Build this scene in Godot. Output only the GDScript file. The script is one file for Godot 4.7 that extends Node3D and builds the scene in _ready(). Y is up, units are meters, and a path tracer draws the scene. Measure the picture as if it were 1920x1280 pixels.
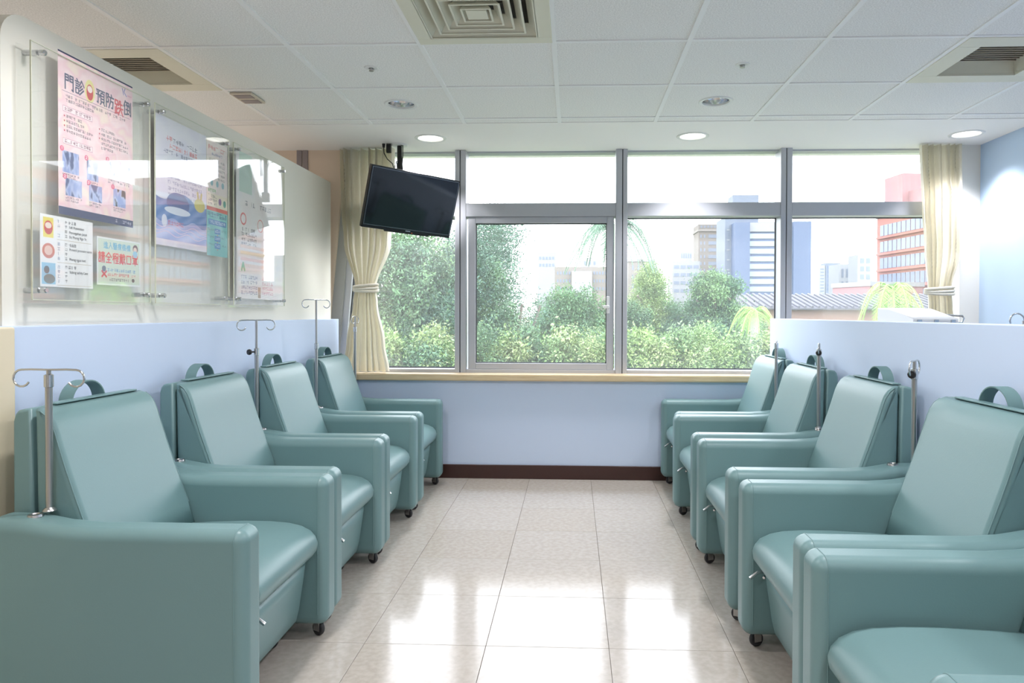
extends Node3D

# ------------------------------------------------------------------ mesh helper
class MB:
	var v := PackedVector3Array()
	var n := PackedVector3Array()
	var t := PackedVector2Array()

	func tri(a: Vector3, b: Vector3, c: Vector3, na: Vector3, nb: Vector3, nc: Vector3, ta := Vector2.ZERO, tb := Vector2.ZERO, tc := Vector2.ZERO) -> void:
		if (b - a).cross(c - a).dot(na + nb + nc) > 0.0:
			v.append_array([a, c, b]); n.append_array([na, nc, nb]); t.append_array([ta, tc, tb])
		else:
			v.append_array([a, b, c]); n.append_array([na, nb, nc]); t.append_array([ta, tb, tc])

	func quad(a: Vector3, b: Vector3, c: Vector3, d: Vector3, nn: Vector3) -> void:
		tri(a, b, c, nn, nn, nn, Vector2(0, 0), Vector2(1, 0), Vector2(1, 1))
		tri(a, c, d, nn, nn, nn, Vector2(0, 0), Vector2(1, 1), Vector2(0, 1))

	func quadn(a: Vector3, b: Vector3, c: Vector3, d: Vector3, na: Vector3, nb: Vector3, nc: Vector3, nd: Vector3) -> void:
		tri(a, b, c, na, nb, nc)
		tri(a, c, d, na, nc, nd)

	# box from lower to upper corner with a chamfer of ch
	func box(lo: Vector3, hi: Vector3, ch := 0.0) -> void:
		rbox((lo + hi) / 2.0, hi - lo, ch, 1, 1)

	func rbox(c: Vector3, s: Vector3, r: float, k := 3, m := 1, rise := 0.0) -> void:
		var h := s / 2.0
		r = min(r, min(h.x, min(h.y, h.z)) * 0.999)
		for ax in 3:
			var u := (ax + 1) % 3
			var w := (ax + 2) % 3
			var us := _ticks(h[u], r, k, m)
			var ws := _ticks(h[w], r, k, m)
			for sg in [-1.0, 1.0]:
				for i in us.size() - 1:
					for j in ws.size() - 1:
						var q := []
						var nn := []
						for ij in [[i, j], [i + 1, j], [i + 1, j + 1], [i, j + 1]]:
							var p := Vector3.ZERO
							p[ax] = sg * h[ax]; p[u] = us[ij[0]]; p[w] = ws[ij[1]]
							var e := h - Vector3.ONE * r
							var inner := Vector3(clampf(p.x, -e.x, e.x), clampf(p.y, -e.y, e.y), clampf(p.z, -e.z, e.z))
							var d := p - inner
							var dn := d.normalized()
							if r < 1e-5:
								dn = Vector3.ZERO; dn[ax] = sg
								inner = p
							var pos := c + inner + dn * (r if r >= 1e-5 else 0.0)
							if rise != 0.0 and pos.y > c.y:
								pos.y += rise * smoothstep(0.115, 0.295, -pos.z)
							q.append(pos); nn.append(dn)
						quadn(q[0], q[1], q[2], q[3], nn[0], nn[1], nn[2], nn[3])

	func _ticks(h: float, r: float, k: int, m: int) -> PackedFloat32Array:
		var o := PackedFloat32Array()
		if r < 1e-5:
			for i in m + 1: o.append(-h + 2.0 * h * i / m)
			return o
		for i in k: o.append(-h + r * (1.0 - tan(PI / 4 * (1.0 - float(i) / k))))
		for i in m + 1: o.append(-(h - r) + 2.0 * (h - r) * i / m)
		for i in k: o.append(h - r + r * tan(PI / 4 * (i + 1.0) / k))
		return o

	func tube(pts: Array, r: float, seg := 8, caps := true) -> void:
		var rings := []
		var up := Vector3(0.213, 0.577, 0.788)
		var side := Vector3.ZERO
		for i in pts.size():
			var d: Vector3 = (pts[min(i + 1, pts.size() - 1)] - pts[max(i - 1, 0)]).normalized()
			if side == Vector3.ZERO:
				side = d.cross(up).normalized()
			else:
				side = (side - d * side.dot(d)).normalized()
			var o := d.cross(side)
			var ring := []
			for s in seg:
				var a := TAU * s / seg
				ring.append(side * cos(a) + o * sin(a))
			rings.append(ring)
		for i in pts.size() - 1:
			for s in seg:
				var s2 := (s + 1) % seg
				var a0: Vector3 = rings[i][s]; var a1: Vector3 = rings[i][s2]; var b0: Vector3 = rings[i + 1][s]; var b1: Vector3 = rings[i + 1][s2]
				quadn(pts[i] + a0 * r, pts[i] + a1 * r, pts[i + 1] + b1 * r, pts[i + 1] + b0 * r, a0, a1, b1, b0)
		if caps:
			for e in [0, pts.size() - 1]:
				var d: Vector3 = (pts[0] - pts[1]).normalized() if e == 0 else (pts[e] - pts[e - 1]).normalized()
				for s in seg:
					tri(pts[e], pts[e] + rings[e][s] * r, pts[e] + rings[e][(s + 1) % seg] * r, d, d, d)

	# profile of (radius, height) along the axis of basis b (its y), smooth between points
	func lathe(at: Vector3, prof: Array, seg := 24, b := Basis.IDENTITY, flat := true) -> void:
		for i in prof.size() - 1:
			var p: Vector2 = prof[i]
			var q: Vector2 = prof[i + 1]
			var d := (q - p).normalized()
			var nr := Vector2(d.y, -d.x)
			for s in seg:
				var a0 := TAU * s / seg
				var a1 := TAU * (s + 1) / seg
				var c0 := Vector3(cos(a0), 0, sin(a0)); var c1 := Vector3(cos(a1), 0, sin(a1))
				var n0 := b * (c0 * nr.x + Vector3.UP * nr.y); var n1 := b * (c1 * nr.x + Vector3.UP * nr.y)
				var A := at + b * (c0 * p.x + Vector3.UP * p.y); var B := at + b * (c1 * p.x + Vector3.UP * p.y)
				var C := at + b * (c1 * q.x + Vector3.UP * q.y); var D := at + b * (c0 * q.x + Vector3.UP * q.y)
				if p.x < 1e-5: tri(A, C, D, n0, n1, n0)
				elif q.x < 1e-5: tri(A, B, C, n0, n1, n1)
				else: quadn(A, B, C, D, n0, n1, n1, n0)

	# convex side profile (z, y) drawn out along x from -hw to hw with rounded ends
	func extrude(prof: PackedVector2Array, hw: float, bev: float, steps := 3) -> void:
		var cnt := prof.size()
		var area := 0.0
		for i in cnt: area += prof[i].cross(prof[(i + 1) % cnt])
		var sg := 1.0 if area > 0 else -1.0
		var nr := []
		for i in cnt:
			var d0 := (prof[i] - prof[(i + cnt - 1) % cnt]).normalized()
			var d1 := (prof[(i + 1) % cnt] - prof[i]).normalized()
			var d := (Vector2(d0.y, -d0.x) + Vector2(d1.y, -d1.x)).normalized() * sg
			nr.append(d)
		var rings := []
		for e in [-1.0, 1.0]:
			var part := []
			for k in steps + 1:
				var a := PI / 2 * k / steps
				part.append([e * (hw - bev + bev * cos(a)), bev * (1.0 - sin(a)), e * cos(a), sin(a)])
			if e > 0: part.reverse()
			rings.append_array(part)
		for k in rings.size() - 1:
			var r0: Array = rings[k]; var r1: Array = rings[k + 1]
			for i in cnt:
				var j := (i + 1) % cnt
				var P := []
				var N := []
				for rr in [[r0, i], [r0, j], [r1, j], [r1, i]]:
					var w: Array = rr[0]
					var x: int = rr[1]
					var q: Vector2 = prof[x] - nr[x] * w[1]
					P.append(Vector3(w[0], q.y, q.x))
					N.append(Vector3(w[2], nr[x].y * w[3], nr[x].x * w[3]).normalized())
				quadn(P[0], P[1], P[2], P[3], N[0], N[1], N[2], N[3])
		for e in [0, rings.size() - 1]:
			var w: Array = rings[e]
			var c := Vector2.ZERO
			for p in prof: c += p
			c /= cnt
			var nn := Vector3(sign(w[2]), 0, 0)
			for i in cnt:
				var j := (i + 1) % cnt
				var a: Vector2 = prof[i] - nr[i] * w[1]
				var b: Vector2 = prof[j] - nr[j] * w[1]
				tri(Vector3(w[0], c.y, c.x), Vector3(w[0], a.y, a.x), Vector3(w[0], b.y, b.x), nn, nn, nn)

	# flat prism: outline (x, y) from z0 to z1
	func prism(pl: PackedVector2Array, z0: float, z1: float) -> void:
		var ix := Geometry2D.triangulate_polygon(pl)
		for k in range(0, ix.size(), 3):
			for z in [z0, z1]:
				var nn := Vector3(0, 0, 1.0 if z == max(z0, z1) else -1.0)
				tri(Vector3(pl[ix[k]].x, pl[ix[k]].y, z), Vector3(pl[ix[k + 1]].x, pl[ix[k + 1]].y, z), Vector3(pl[ix[k + 2]].x, pl[ix[k + 2]].y, z), nn, nn, nn)
		var area := 0.0
		for i in pl.size(): area += pl[i].cross(pl[(i + 1) % pl.size()])
		for i in pl.size():
			var a := pl[i]
			var b := pl[(i + 1) % pl.size()]
			var d: Vector2 = (b - a).normalized() * sign(area)
			quad(Vector3(a.x, a.y, z0), Vector3(b.x, b.y, z0), Vector3(b.x, b.y, z1), Vector3(a.x, a.y, z1), Vector3(d.y, -d.x, 0))

	# horizontal plate with a round hole, underside at y, thickness th
	func holed(x0: float, x1: float, z0: float, z1: float, cx: float, cz: float, r: float, y: float, th: float) -> void:
		var seg := 48
		for s in seg:
			var q := []
			for k in [s, s + 1]:
				var a: float = TAU * k / seg + PI / 4
				var d := Vector2(cos(a), sin(a))
				var lim := 1e9
				if d.x > 1e-6: lim = min(lim, (x1 - cx) / d.x)
				if d.x < -1e-6: lim = min(lim, (x0 - cx) / d.x)
				if d.y > 1e-6: lim = min(lim, (z1 - cz) / d.y)
				if d.y < -1e-6: lim = min(lim, (z0 - cz) / d.y)
				q.append(Vector3(cx + d.x * r, y, cz + d.y * r)); q.append(Vector3(cx + d.x * lim, y, cz + d.y * lim))
			for up in [0.0, th]:
				var o := Vector3(0, up, 0)
				quad(q[0] + o, q[1] + o, q[3] + o, q[2] + o, Vector3.UP if up > 0 else Vector3.DOWN)
			quad(q[0], q[2], q[2] + Vector3(0, th, 0), q[0] + Vector3(0, th, 0), (Vector3(cx, y, cz) - q[0]).normalized())
		# corners of the rectangle that the fan does not reach
		var cs := [Vector2(x0, z0), Vector2(x1, z0), Vector2(x1, z1), Vector2(x0, z1)]
		for c in cs:
			var a0 := fposmod((c - Vector2(cx, cz)).angle() - PI / 4, TAU) / TAU * seg
			var q := []
			for k in [floor(a0), floor(a0) + 1]:
				var a: float = TAU * k / seg + PI / 4
				var d := Vector2(cos(a), sin(a))
				var lim := 1e9
				if d.x > 1e-6: lim = min(lim, (x1 - cx) / d.x)
				if d.x < -1e-6: lim = min(lim, (x0 - cx) / d.x)
				if d.y > 1e-6: lim = min(lim, (z1 - cz) / d.y)
				if d.y < -1e-6: lim = min(lim, (z0 - cz) / d.y)
				q.append(Vector3(cx + d.x * lim, y, cz + d.y * lim))
			tri(q[0], q[1], Vector3(c.x, y, c.y), Vector3.DOWN, Vector3.DOWN, Vector3.DOWN)

	func mesh() -> ArrayMesh:
		var a := []
		a.resize(Mesh.ARRAY_MAX)
		a[Mesh.ARRAY_VERTEX] = v; a[Mesh.ARRAY_NORMAL] = n; a[Mesh.ARRAY_TEX_UV] = t
		var m := ArrayMesh.new()
		m.add_surface_from_arrays(Mesh.PRIMITIVE_TRIANGLES, a)
		return m


# ------------------------------------------------------------------ node helpers
var M := {}
var used := {}

func numbered(called: String) -> String:
	if not used.has(called):
		used[called] = 0
		return called
	used[called] += 1
	return "%s_%03d" % [called, used[called]]

func tag(o: Node, label: String, category: String, group := "") -> Node:
	o.set_meta("label", label)
	o.set_meta("category", category)
	if group != "": o.set_meta("group", group)
	return o

func thing(called: String, label: String, category: String, at := Vector3.ZERO, turn := 0.0, group := "") -> Node3D:
	var o := Node3D.new()
	o.name = numbered(called)
	add_child(o)
	o.position = at
	o.rotation.y = turn
	tag(o, label, category, group)
	return o

func structure(called: String) -> Node3D:
	var o := Node3D.new()
	o.name = called
	add_child(o)
	o.set_meta("kind", "structure")
	return o

func put(b, called: String, m: Material, parent: Node = self) -> MeshInstance3D:
	var o := MeshInstance3D.new()
	o.name = numbered(called) if parent == self else called
	o.mesh = b.mesh() if b is MB else b
	o.material_override = m
	parent.add_child(o, true)
	return o

func single(b, called: String, m: Material, label: String, category: String, group := "") -> MeshInstance3D:
	var o := put(b, called, m)
	tag(o, label, category, group)
	return o

func mat(called: String, c: Color, rough := 0.6, metal := 0.0, spec := 0.5) -> StandardMaterial3D:
	var m := StandardMaterial3D.new()
	m.resource_name = called
	m.albedo_color = c
	m.roughness = rough
	m.metallic = metal
	m.metallic_specular = spec
	M[called] = m
	return m

func rgb(r: float, g: float, b: float, a := 1.0) -> Color:
	return Color(r / 255.0, g / 255.0, b / 255.0, a)

# noise picture whose values run between two colours
func noise_tex(sd: int, freq: float, a: Color, b: Color, size := 512, oct := 4, type := FastNoiseLite.TYPE_SIMPLEX_SMOOTH, sharp := 1.0) -> ImageTexture:
	var f := FastNoiseLite.new()
	f.seed = sd
	f.noise_type = type
	f.frequency = freq
	f.fractal_octaves = oct
	var g := f.get_seamless_image(size, size, false, false, 0.12)
	var im := Image.create(size, size, false, Image.FORMAT_RGB8)
	for y in size:
		for x in size:
			var k := clampf((g.get_pixel(x, y).r - 0.5) * sharp + 0.5, 0.0, 1.0)
			im.set_pixel(x, y, a.lerp(b, k))
	return ImageTexture.create_from_image(im)

func noise_normal(sd: int, freq: float, size: int, oct: int, strength: float) -> ImageTexture:
	var f := FastNoiseLite.new()
	f.seed = sd
	f.noise_type = FastNoiseLite.TYPE_SIMPLEX_SMOOTH
	f.frequency = freq
	f.fractal_octaves = oct
	var g := f.get_seamless_image(size, size, false, false, 0.12)
	g.convert(Image.FORMAT_RGBA8)
	g.bump_map_to_normal_map(strength)
	return ImageTexture.create_from_image(g)

func tri_map(m: StandardMaterial3D, per_metre: float) -> void:
	m.uv1_triplanar = true
	m.uv1_world_triplanar = true
	m.uv1_scale = Vector3.ONE * per_metre


# ------------------------------------------------------------------ camera, sky, exposure
const ROOM_TOP := 2.45

func look_and_light() -> void:
	var cam := Camera3D.new()
	cam.name = "camera"
	add_child(cam)
	cam.position = Vector3(0, 1.225, 0)
	cam.basis = Basis(Vector3.UP, 0.0415) * Basis(Vector3.RIGHT, -0.012) * Basis(Vector3.BACK, 0.0026)
	cam.keep_aspect = Camera3D.KEEP_HEIGHT
	var near := 0.05
	cam.set_frustum(1280.0 / 1300.0 * near, Vector2(-60.0 / 1300.0 * near, -37.0 / 1300.0 * near), near, 2000.0)
	cam.current = true

	var sky_m := ProceduralSkyMaterial.new()
	sky_m.sky_top_color = rgb(236, 242, 252)
	sky_m.sky_horizon_color = rgb(250, 251, 253)
	sky_m.ground_horizon_color = rgb(170, 172, 168)
	sky_m.ground_bottom_color = rgb(120, 124, 116)
	sky_m.sky_energy_multiplier = 2.35
	sky_m.ground_energy_multiplier = 1.0
	var sky := Sky.new()
	sky.sky_material = sky_m
	var e := Environment.new()
	e.background_mode = Environment.BG_SKY
	e.sky = sky
	e.tonemap_mode = Environment.TONE_MAPPER_LINEAR
	e.tonemap_exposure = 1.08
	e.sdfgi_enabled = true
	e.ssao_enabled = true
	e.ssil_enabled = true
	var w := WorldEnvironment.new()
	w.name = "world"
	w.environment = e
	add_child(w)


func materials() -> void:
	var m := mat("vinyl", rgb(115, 147, 148), 0.38)
	m.normal_enabled = true
	m.normal_texture = noise_normal(3, 0.06, 256, 3, 2.0)
	m.normal_scale = 0.12
	m.uv1_triplanar = true
	m.uv1_scale = Vector3.ONE * 9.0
	mat("seam", rgb(115, 147, 148), 0.45)
	m = mat("vinyl_strap", rgb(110, 142, 142), 0.55)
	mat("dark_frame", rgb(40, 44, 44), 0.6)
	mat("chrome", rgb(205, 206, 208), 0.18, 1.0)
	mat("steel", rgb(188, 187, 186), 0.28, 1.0)
	mat("rubber", rgb(52, 52, 55), 0.55)
	mat("black_plastic", rgb(24, 25, 27), 0.4)
	m = mat("floor_tile", Color.WHITE, 0.13)
	m.albedo_texture = noise_tex(5, 0.04, rgb(186, 177, 166), rgb(197, 189, 180), 512, 5, FastNoiseLite.TYPE_SIMPLEX_SMOOTH, 1.6)
	m.normal_enabled = true
	m.normal_texture = noise_normal(9, 0.012, 256, 2, 1.5)
	m.normal_scale = 0.05
	tri_map(m, 1.3)
	m = mat("floor_tile_warm", Color.WHITE, 0.14)
	m.albedo_texture = noise_tex(6, 0.045, rgb(183, 173, 161), rgb(195, 186, 175), 512, 5, FastNoiseLite.TYPE_SIMPLEX_SMOOTH, 1.6)
	m.normal_enabled = true
	m.normal_texture = M.floor_tile.normal_texture
	m.normal_scale = 0.05
	tri_map(m, 1.3)
	mat("grout", rgb(120, 108, 96), 0.8)
	m = mat("ceiling_tile", Color.WHITE, 0.95)
	m.albedo_texture = noise_tex(11, 0.09, rgb(232, 231, 228), rgb(250, 249, 246), 512, 3, FastNoiseLite.TYPE_SIMPLEX, 1.8)
	tri_map(m, 2.2)
	mat("grid_bar", rgb(246, 246, 245), 0.5)
	mat("gypsum", rgb(247, 245, 242), 0.85)
	mat("wall_blue", rgb(207, 222, 245), 0.55)
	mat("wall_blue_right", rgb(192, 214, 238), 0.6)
	mat("wall_cream", rgb(238, 235, 223), 0.5)
	mat("wall_tan", rgb(226, 208, 188), 0.7)
	mat("wall_white", rgb(236, 234, 228), 0.8)
	mat("post_cream", rgb(228, 216, 188), 0.55)
	mat("baseboard", rgb(64, 38, 34), 0.32)
	mat("aluminium", rgb(194, 196, 202), 0.42, 0.25)
	mat("gasket", rgb(58, 62, 66), 0.7)
	m = mat("sill_wood", Color.WHITE, 0.28)
	m.albedo_texture = noise_tex(13, 0.03, rgb(214, 188, 146), rgb(234, 213, 176), 256, 3)
	m.uv1_triplanar = true
	m.uv1_world_triplanar = true
	m.uv1_scale = Vector3(0.6, 8, 8)
	m = mat("glass", Color(0.93, 0.95, 0.97, 0.09), 0.03)
	m.transparency = BaseMaterial3D.TRANSPARENCY_ALPHA
	m = mat("acrylic", Color(0.93, 0.97, 0.94, 0.05), 0.02)
	m.transparency = BaseMaterial3D.TRANSPARENCY_ALPHA
	mat("acrylic_edge", rgb(226, 228, 206), 0.25)
	m = mat("curtain", Color.WHITE, 0.9)
	m.albedo_texture = noise_tex(17, 0.05, rgb(232, 227, 212), rgb(242, 238, 226), 256, 4)
	m.uv1_triplanar = true
	m.uv1_scale = Vector3(6, 1.4, 6)
	m.backlight_enabled = true
	m.backlight = rgb(168, 165, 154)
	mat("vent_cream", rgb(228, 226, 208), 0.55)
	mat("duct_metal", rgb(158, 158, 154), 0.6)
	mat("vent_slat", rgb(206, 197, 180), 0.5)
	m = mat("lamp_face", rgb(255, 255, 255), 0.5)
	m.emission_enabled = true
	m.emission = rgb(255, 250, 240)
	m.emission_energy_multiplier = 2.2
	mat("lamp_ring", rgb(232, 232, 230), 0.35)
	mat("reflector", rgb(225, 226, 228), 0.12, 1.0)
	m = mat("bulb_glass", Color(0.9, 0.93, 0.95, 0.25), 0.05)
	m.transparency = BaseMaterial3D.TRANSPARENCY_ALPHA
	mat("tv_black", rgb(18, 19, 21), 0.3)
	mat("tv_screen", rgb(14, 18, 22), 0.06, 0.0, 0.6)
	mat("tv_line", rgb(150, 156, 164), 0.25, 0.6)
	mat("tv_logo", rgb(200, 204, 210), 0.3, 0.5)
	mat("machine_white", rgb(240, 240, 240), 0.35)
	mat("machine_grey", rgb(178, 176, 182), 0.45)
	mat("bark", rgb(122, 112, 104), 0.9)
	mat("palm_trunk", rgb(178, 172, 164), 0.9)
	m = mat("leaf", Color.WHITE, 0.55)
	m.vertex_color_use_as_albedo = true
	m.backlight_enabled = true
	m.backlight = rgb(60, 84, 40)
	mat("palm_leaf", rgb(98, 130, 104), 0.5)
	mat("palm_leaf_young", rgb(140, 180, 84), 0.5)
	mat("ground", rgb(112, 122, 92), 1.0)


# ------------------------------------------------------------------ room
const X_LEFT := -1.75
const X_CREAM := -1.81
const X_RIGHT := 1.42
const X_END := 2.94
const X_FAR := -4.3
const Z_WALL := -5.12
const Z_BACK := 3.6
const GRID := 0.612

func room() -> void:
	# floor of square tiles
	var fl := structure("floor")
	var b := MB.new()
	b.box(Vector3(X_FAR, -0.2, Z_WALL), Vector3(X_END, -0.004, Z_BACK))
	put(b, "subfloor", M.grout, fl)
	var T := 0.4525
	var xs := -0.3165
	var zs := -4.34
	b = MB.new()
	b.rbox(Vector3(0, -0.0035, 0), Vector3(T - 0.0018, 0.007, T - 0.0018), 0.0008, 1)
	var tile := b.mesh()
	for i in range(-9, 8):
		for j in range(-2, 18):
			var lo := Vector2(xs + i * T, zs + j * T)
			var x0: float = max(lo.x, X_FAR); var x1: float = min(lo.x + T, X_END)
			var z0: float = max(lo.y, Z_WALL); var z1: float = min(lo.y + T, Z_BACK)
			if x1 - x0 < 0.03 or z1 - z0 < 0.03: continue
			var o := put(tile, "floor_tile", M.floor_tile if (i * 7 + j * 5 + (i * j) % 3) % 3 else M.floor_tile_warm, fl)
			o.position = Vector3((x0 + x1) / 2, 0, (z0 + z1) / 2)
			o.scale = Vector3((x1 - x0) / T, 1, (z1 - z0) / T)

	# suspended ceiling: grid of bars with tiles lying in it, and a plaster strip along the window
	var ce := structure("ceiling")
	b = MB.new()
	b.box(Vector3(X_FAR, ROOM_TOP + 0.16, Z_WALL - 0.25), Vector3(X_END, ROOM_TOP + 0.3, Z_BACK))
	put(b, "slab", M.gypsum, ce)
	var gx := -0.09
	var gz := -3.765
	var holes := {Vector2i(-2, -1): Vector2(-1.015, -4.065), Vector2i(1, -1): Vector2(0.824, -4.07)}
	b = MB.new()
	b.rbox(Vector3(0, ROOM_TOP + 0.012, 0), Vector3(GRID - 0.012, 0.012, GRID - 0.012), 0.003, 1)
	var panel := b.mesh()
	for i in range(-7, 5):
		for j in range(-1, 12):
			var x0 := gx + i * GRID
			var z0 := gz + j * GRID
			var key := Vector2i(i, j)
			if key in [Vector2i(-1, 1), Vector2i(3, 0), Vector2i(-4, 0)]: continue
			var xa: float = max(x0, X_FAR); var xb: float = min(x0 + GRID, X_END); var zb: float = min(z0 + GRID, Z_BACK)
			if xb - xa < 0.03 or zb - z0 < 0.03: continue
			if holes.has(key):
				b = MB.new()
				b.holed(x0 + 0.006, x0 + GRID - 0.006, z0 + 0.006, z0 + GRID - 0.006, holes[key].x, holes[key].y, 0.082, ROOM_TOP + 0.006, 0.012)
				put(b, "ceiling_tile", M.ceiling_tile, ce)
			else:
				var o := put(panel, "ceiling_tile", M.ceiling_tile, ce)
				o.position = Vector3((xa + xb) / 2, 0, (z0 + zb) / 2)
				o.scale = Vector3((xb - xa) / GRID, 1, (zb - z0) / GRID)
	for i in range(-6, 6):
		var x := gx + i * GRID
		if x > X_END: continue
		b = MB.new()
		b.box(Vector3(x - 0.012, ROOM_TOP, -4.47), Vector3(x + 0.012, ROOM_TOP + 0.007, Z_BACK), 0.001)
		put(b, "grid_runner", M.grid_bar, ce)
	for j in range(-1, 12):
		var z := gz + j * GRID
		b = MB.new()
		b.box(Vector3(X_FAR, ROOM_TOP + 0.0008, z - 0.010), Vector3(X_END, ROOM_TOP + 0.0065, z + 0.010), 0.001)
		put(b, "cross_bar", M.grid_bar, ce)
	b = MB.new()
	b.box(Vector3(X_FAR, ROOM_TOP + 0.004, -4.47), Vector3(X_END, ROOM_TOP + 0.012, -4.385))
	put(b, "edge_panel", M.ceiling_tile, ce)
	# plaster strip with three round lamp openings
	b = MB.new()
	var zc := -4.838
	var cuts := [-1.0, 0.823, 2.667]
	var at := X_FAR
	for c in cuts:
		b.box(Vector3(at, ROOM_TOP, -5.36), Vector3(c - 0.2, ROOM_TOP + 0.03, -4.47))
		b.holed(c - 0.2, c + 0.2, zc - 0.2, zc + 0.2, c, zc, 0.098, ROOM_TOP, 0.03)
		b.box(Vector3(c - 0.2, ROOM_TOP, -5.36), Vector3(c + 0.2, ROOM_TOP + 0.03, zc - 0.2))
		b.box(Vector3(c - 0.2, ROOM_TOP, zc + 0.2), Vector3(c + 0.2, ROOM_TOP + 0.03, -4.47))
		at = c + 0.2
	b.box(Vector3(at, ROOM_TOP, -5.36), Vector3(X_END, ROOM_TOP + 0.03, -4.47))
	put(b, "plaster_strip", M.gypsum, ce)

	# outer walls
	var w := structure("wall_right")
	b = MB.new()
	b.box(Vector3(X_END, 0, -5.36), Vector3(X_END + 0.2, ROOM_TOP + 0.3, Z_BACK))
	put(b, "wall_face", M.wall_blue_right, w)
	w = structure("wall_outer")
	b = MB.new()
	b.box(Vector3(X_FAR - 0.2, 0, -5.36), Vector3(X_FAR, ROOM_TOP + 0.3, Z_BACK))
	put(b, "wall_face", M.wall_cream, w)
	w = structure("wall_back")
	b = MB.new()
	b.box(Vector3(X_FAR - 0.2, 0, Z_BACK), Vector3(X_END + 0.2, ROOM_TOP + 0.3, Z_BACK + 0.2))
	put(b, "wall_face", M.wall_white, w)
	# window wall: blue parapet, tan pier in the neighbouring bay
	w = structure("wall_window")
	b = MB.new()
	b.box(Vector3(X_CREAM - 0.05, 0, -5.36), Vector3(X_END, 0.726, Z_WALL))
	put(b, "parapet", M.wall_blue, w)
	b = MB.new()
	b.prism(PackedVector2Array([Vector2(X_FAR, 0), Vector2(-1.86, 0), Vector2(-1.86, 0.70), Vector2(-1.835, 1.2), Vector2(-1.762, 1.979), Vector2(-1.72, 2.46), Vector2(X_FAR, 2.46)]), -5.36, -5.17)
	put(b, "pier", M.wall_tan, w)
	b = MB.new()
	b.box(Vector3(-2.085, 1.0, -5.172), Vector3(-2.045, ROOM_TOP, -5.16), 0.002)
	b.box(Vector3(-2.040, 1.0, -5.172), Vector3(-1.999, ROOM_TOP, -5.16), 0.002)
	put(b, "pier_strip", mat("strip_grey", rgb(150, 140, 140), 0.5), w)
	b = MB.new()
	b.box(Vector3(2.80, 0.7, -5.36), Vector3(X_END, ROOM_TOP + 0.01, -5.15))
	put(b, "end_pier", M.wall_white, w)
	b = MB.new()
	b.box(Vector3(X_FAR, 2.48, -5.6), Vector3(X_END + 0.2, 2.9, -5.36))
	put(b, "outer_lintel", M.wall_white, w)
	b = MB.new()
	b.box(Vector3(X_LEFT, 0.0, Z_WALL), Vector3(X_RIGHT, 0.102, Z_WALL + 0.014), 0.004)
	var bb := put(b, "baseboard_window", M.baseboard)
	bb.set_meta("kind", "structure")

	# left partition: blue lower part with a ledge, cream upper part
	w = structure("wall_left")
	b = MB.new()
	b.box(Vector3(-1.90, 0, Z_WALL), Vector3(X_LEFT, 1.18, -2.09), 0.004)
	put(b, "lower_wall", M.wall_blue, w)
	b = MB.new()
	var pts := PackedVector2Array([Vector2(Z_WALL, 1.18), Vector2(-2.127, 1.18)])
	for k in 9:
		var a := PI / 2 * k / 8
		pts.append(Vector2(-2.127 - 0.1 + 0.1 * cos(a), 2.198 - 0.1 + 0.1 * sin(a)))
	pts.append(Vector2(Z_WALL, 2.198))
	var up := MB.new()
	up.prism(pts, 0, 0.09)
	var uo := put(up, "upper_wall", M.wall_cream, w)
	uo.basis = Basis(Vector3(0, 0, 1), Vector3(0, 1, 0), Vector3(-1, 0, 0))
	uo.position = Vector3(X_CREAM, 0, 0)
	b = MB.new()
	b.box(Vector3(-1.90, 0, -2.09), Vector3(-1.735, 1.178, -1.5), 0.006)
	var tr := put(b, "trim_1", M.post_cream)
	tr.set_meta("kind", "structure")
	b = MB.new()
	b.box(Vector3(X_LEFT, 0, Z_WALL + 0.014), Vector3(X_LEFT + 0.012, 0.102, -2.09), 0.003)
	bb = put(b, "baseboard_left", M.baseboard)
	bb.set_meta("kind", "structure")
	# right partition, shoulder high
	w = structure("wall_partition")
	b = MB.new()
	b.box(Vector3(X_RIGHT, 0, -5.06), Vector3(X_RIGHT + 0.09, 1.1925, 1.0), 0.005)
	put(b, "partition_face", M.wall_blue, w)
	b = MB.new()
	b.box(Vector3(X_RIGHT - 0.012, 0, -5.06), Vector3(X_RIGHT, 0.102, 1.0), 0.003)
	bb = put(b, "baseboard_right", M.baseboard)
	bb.set_meta("kind", "structure")


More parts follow.
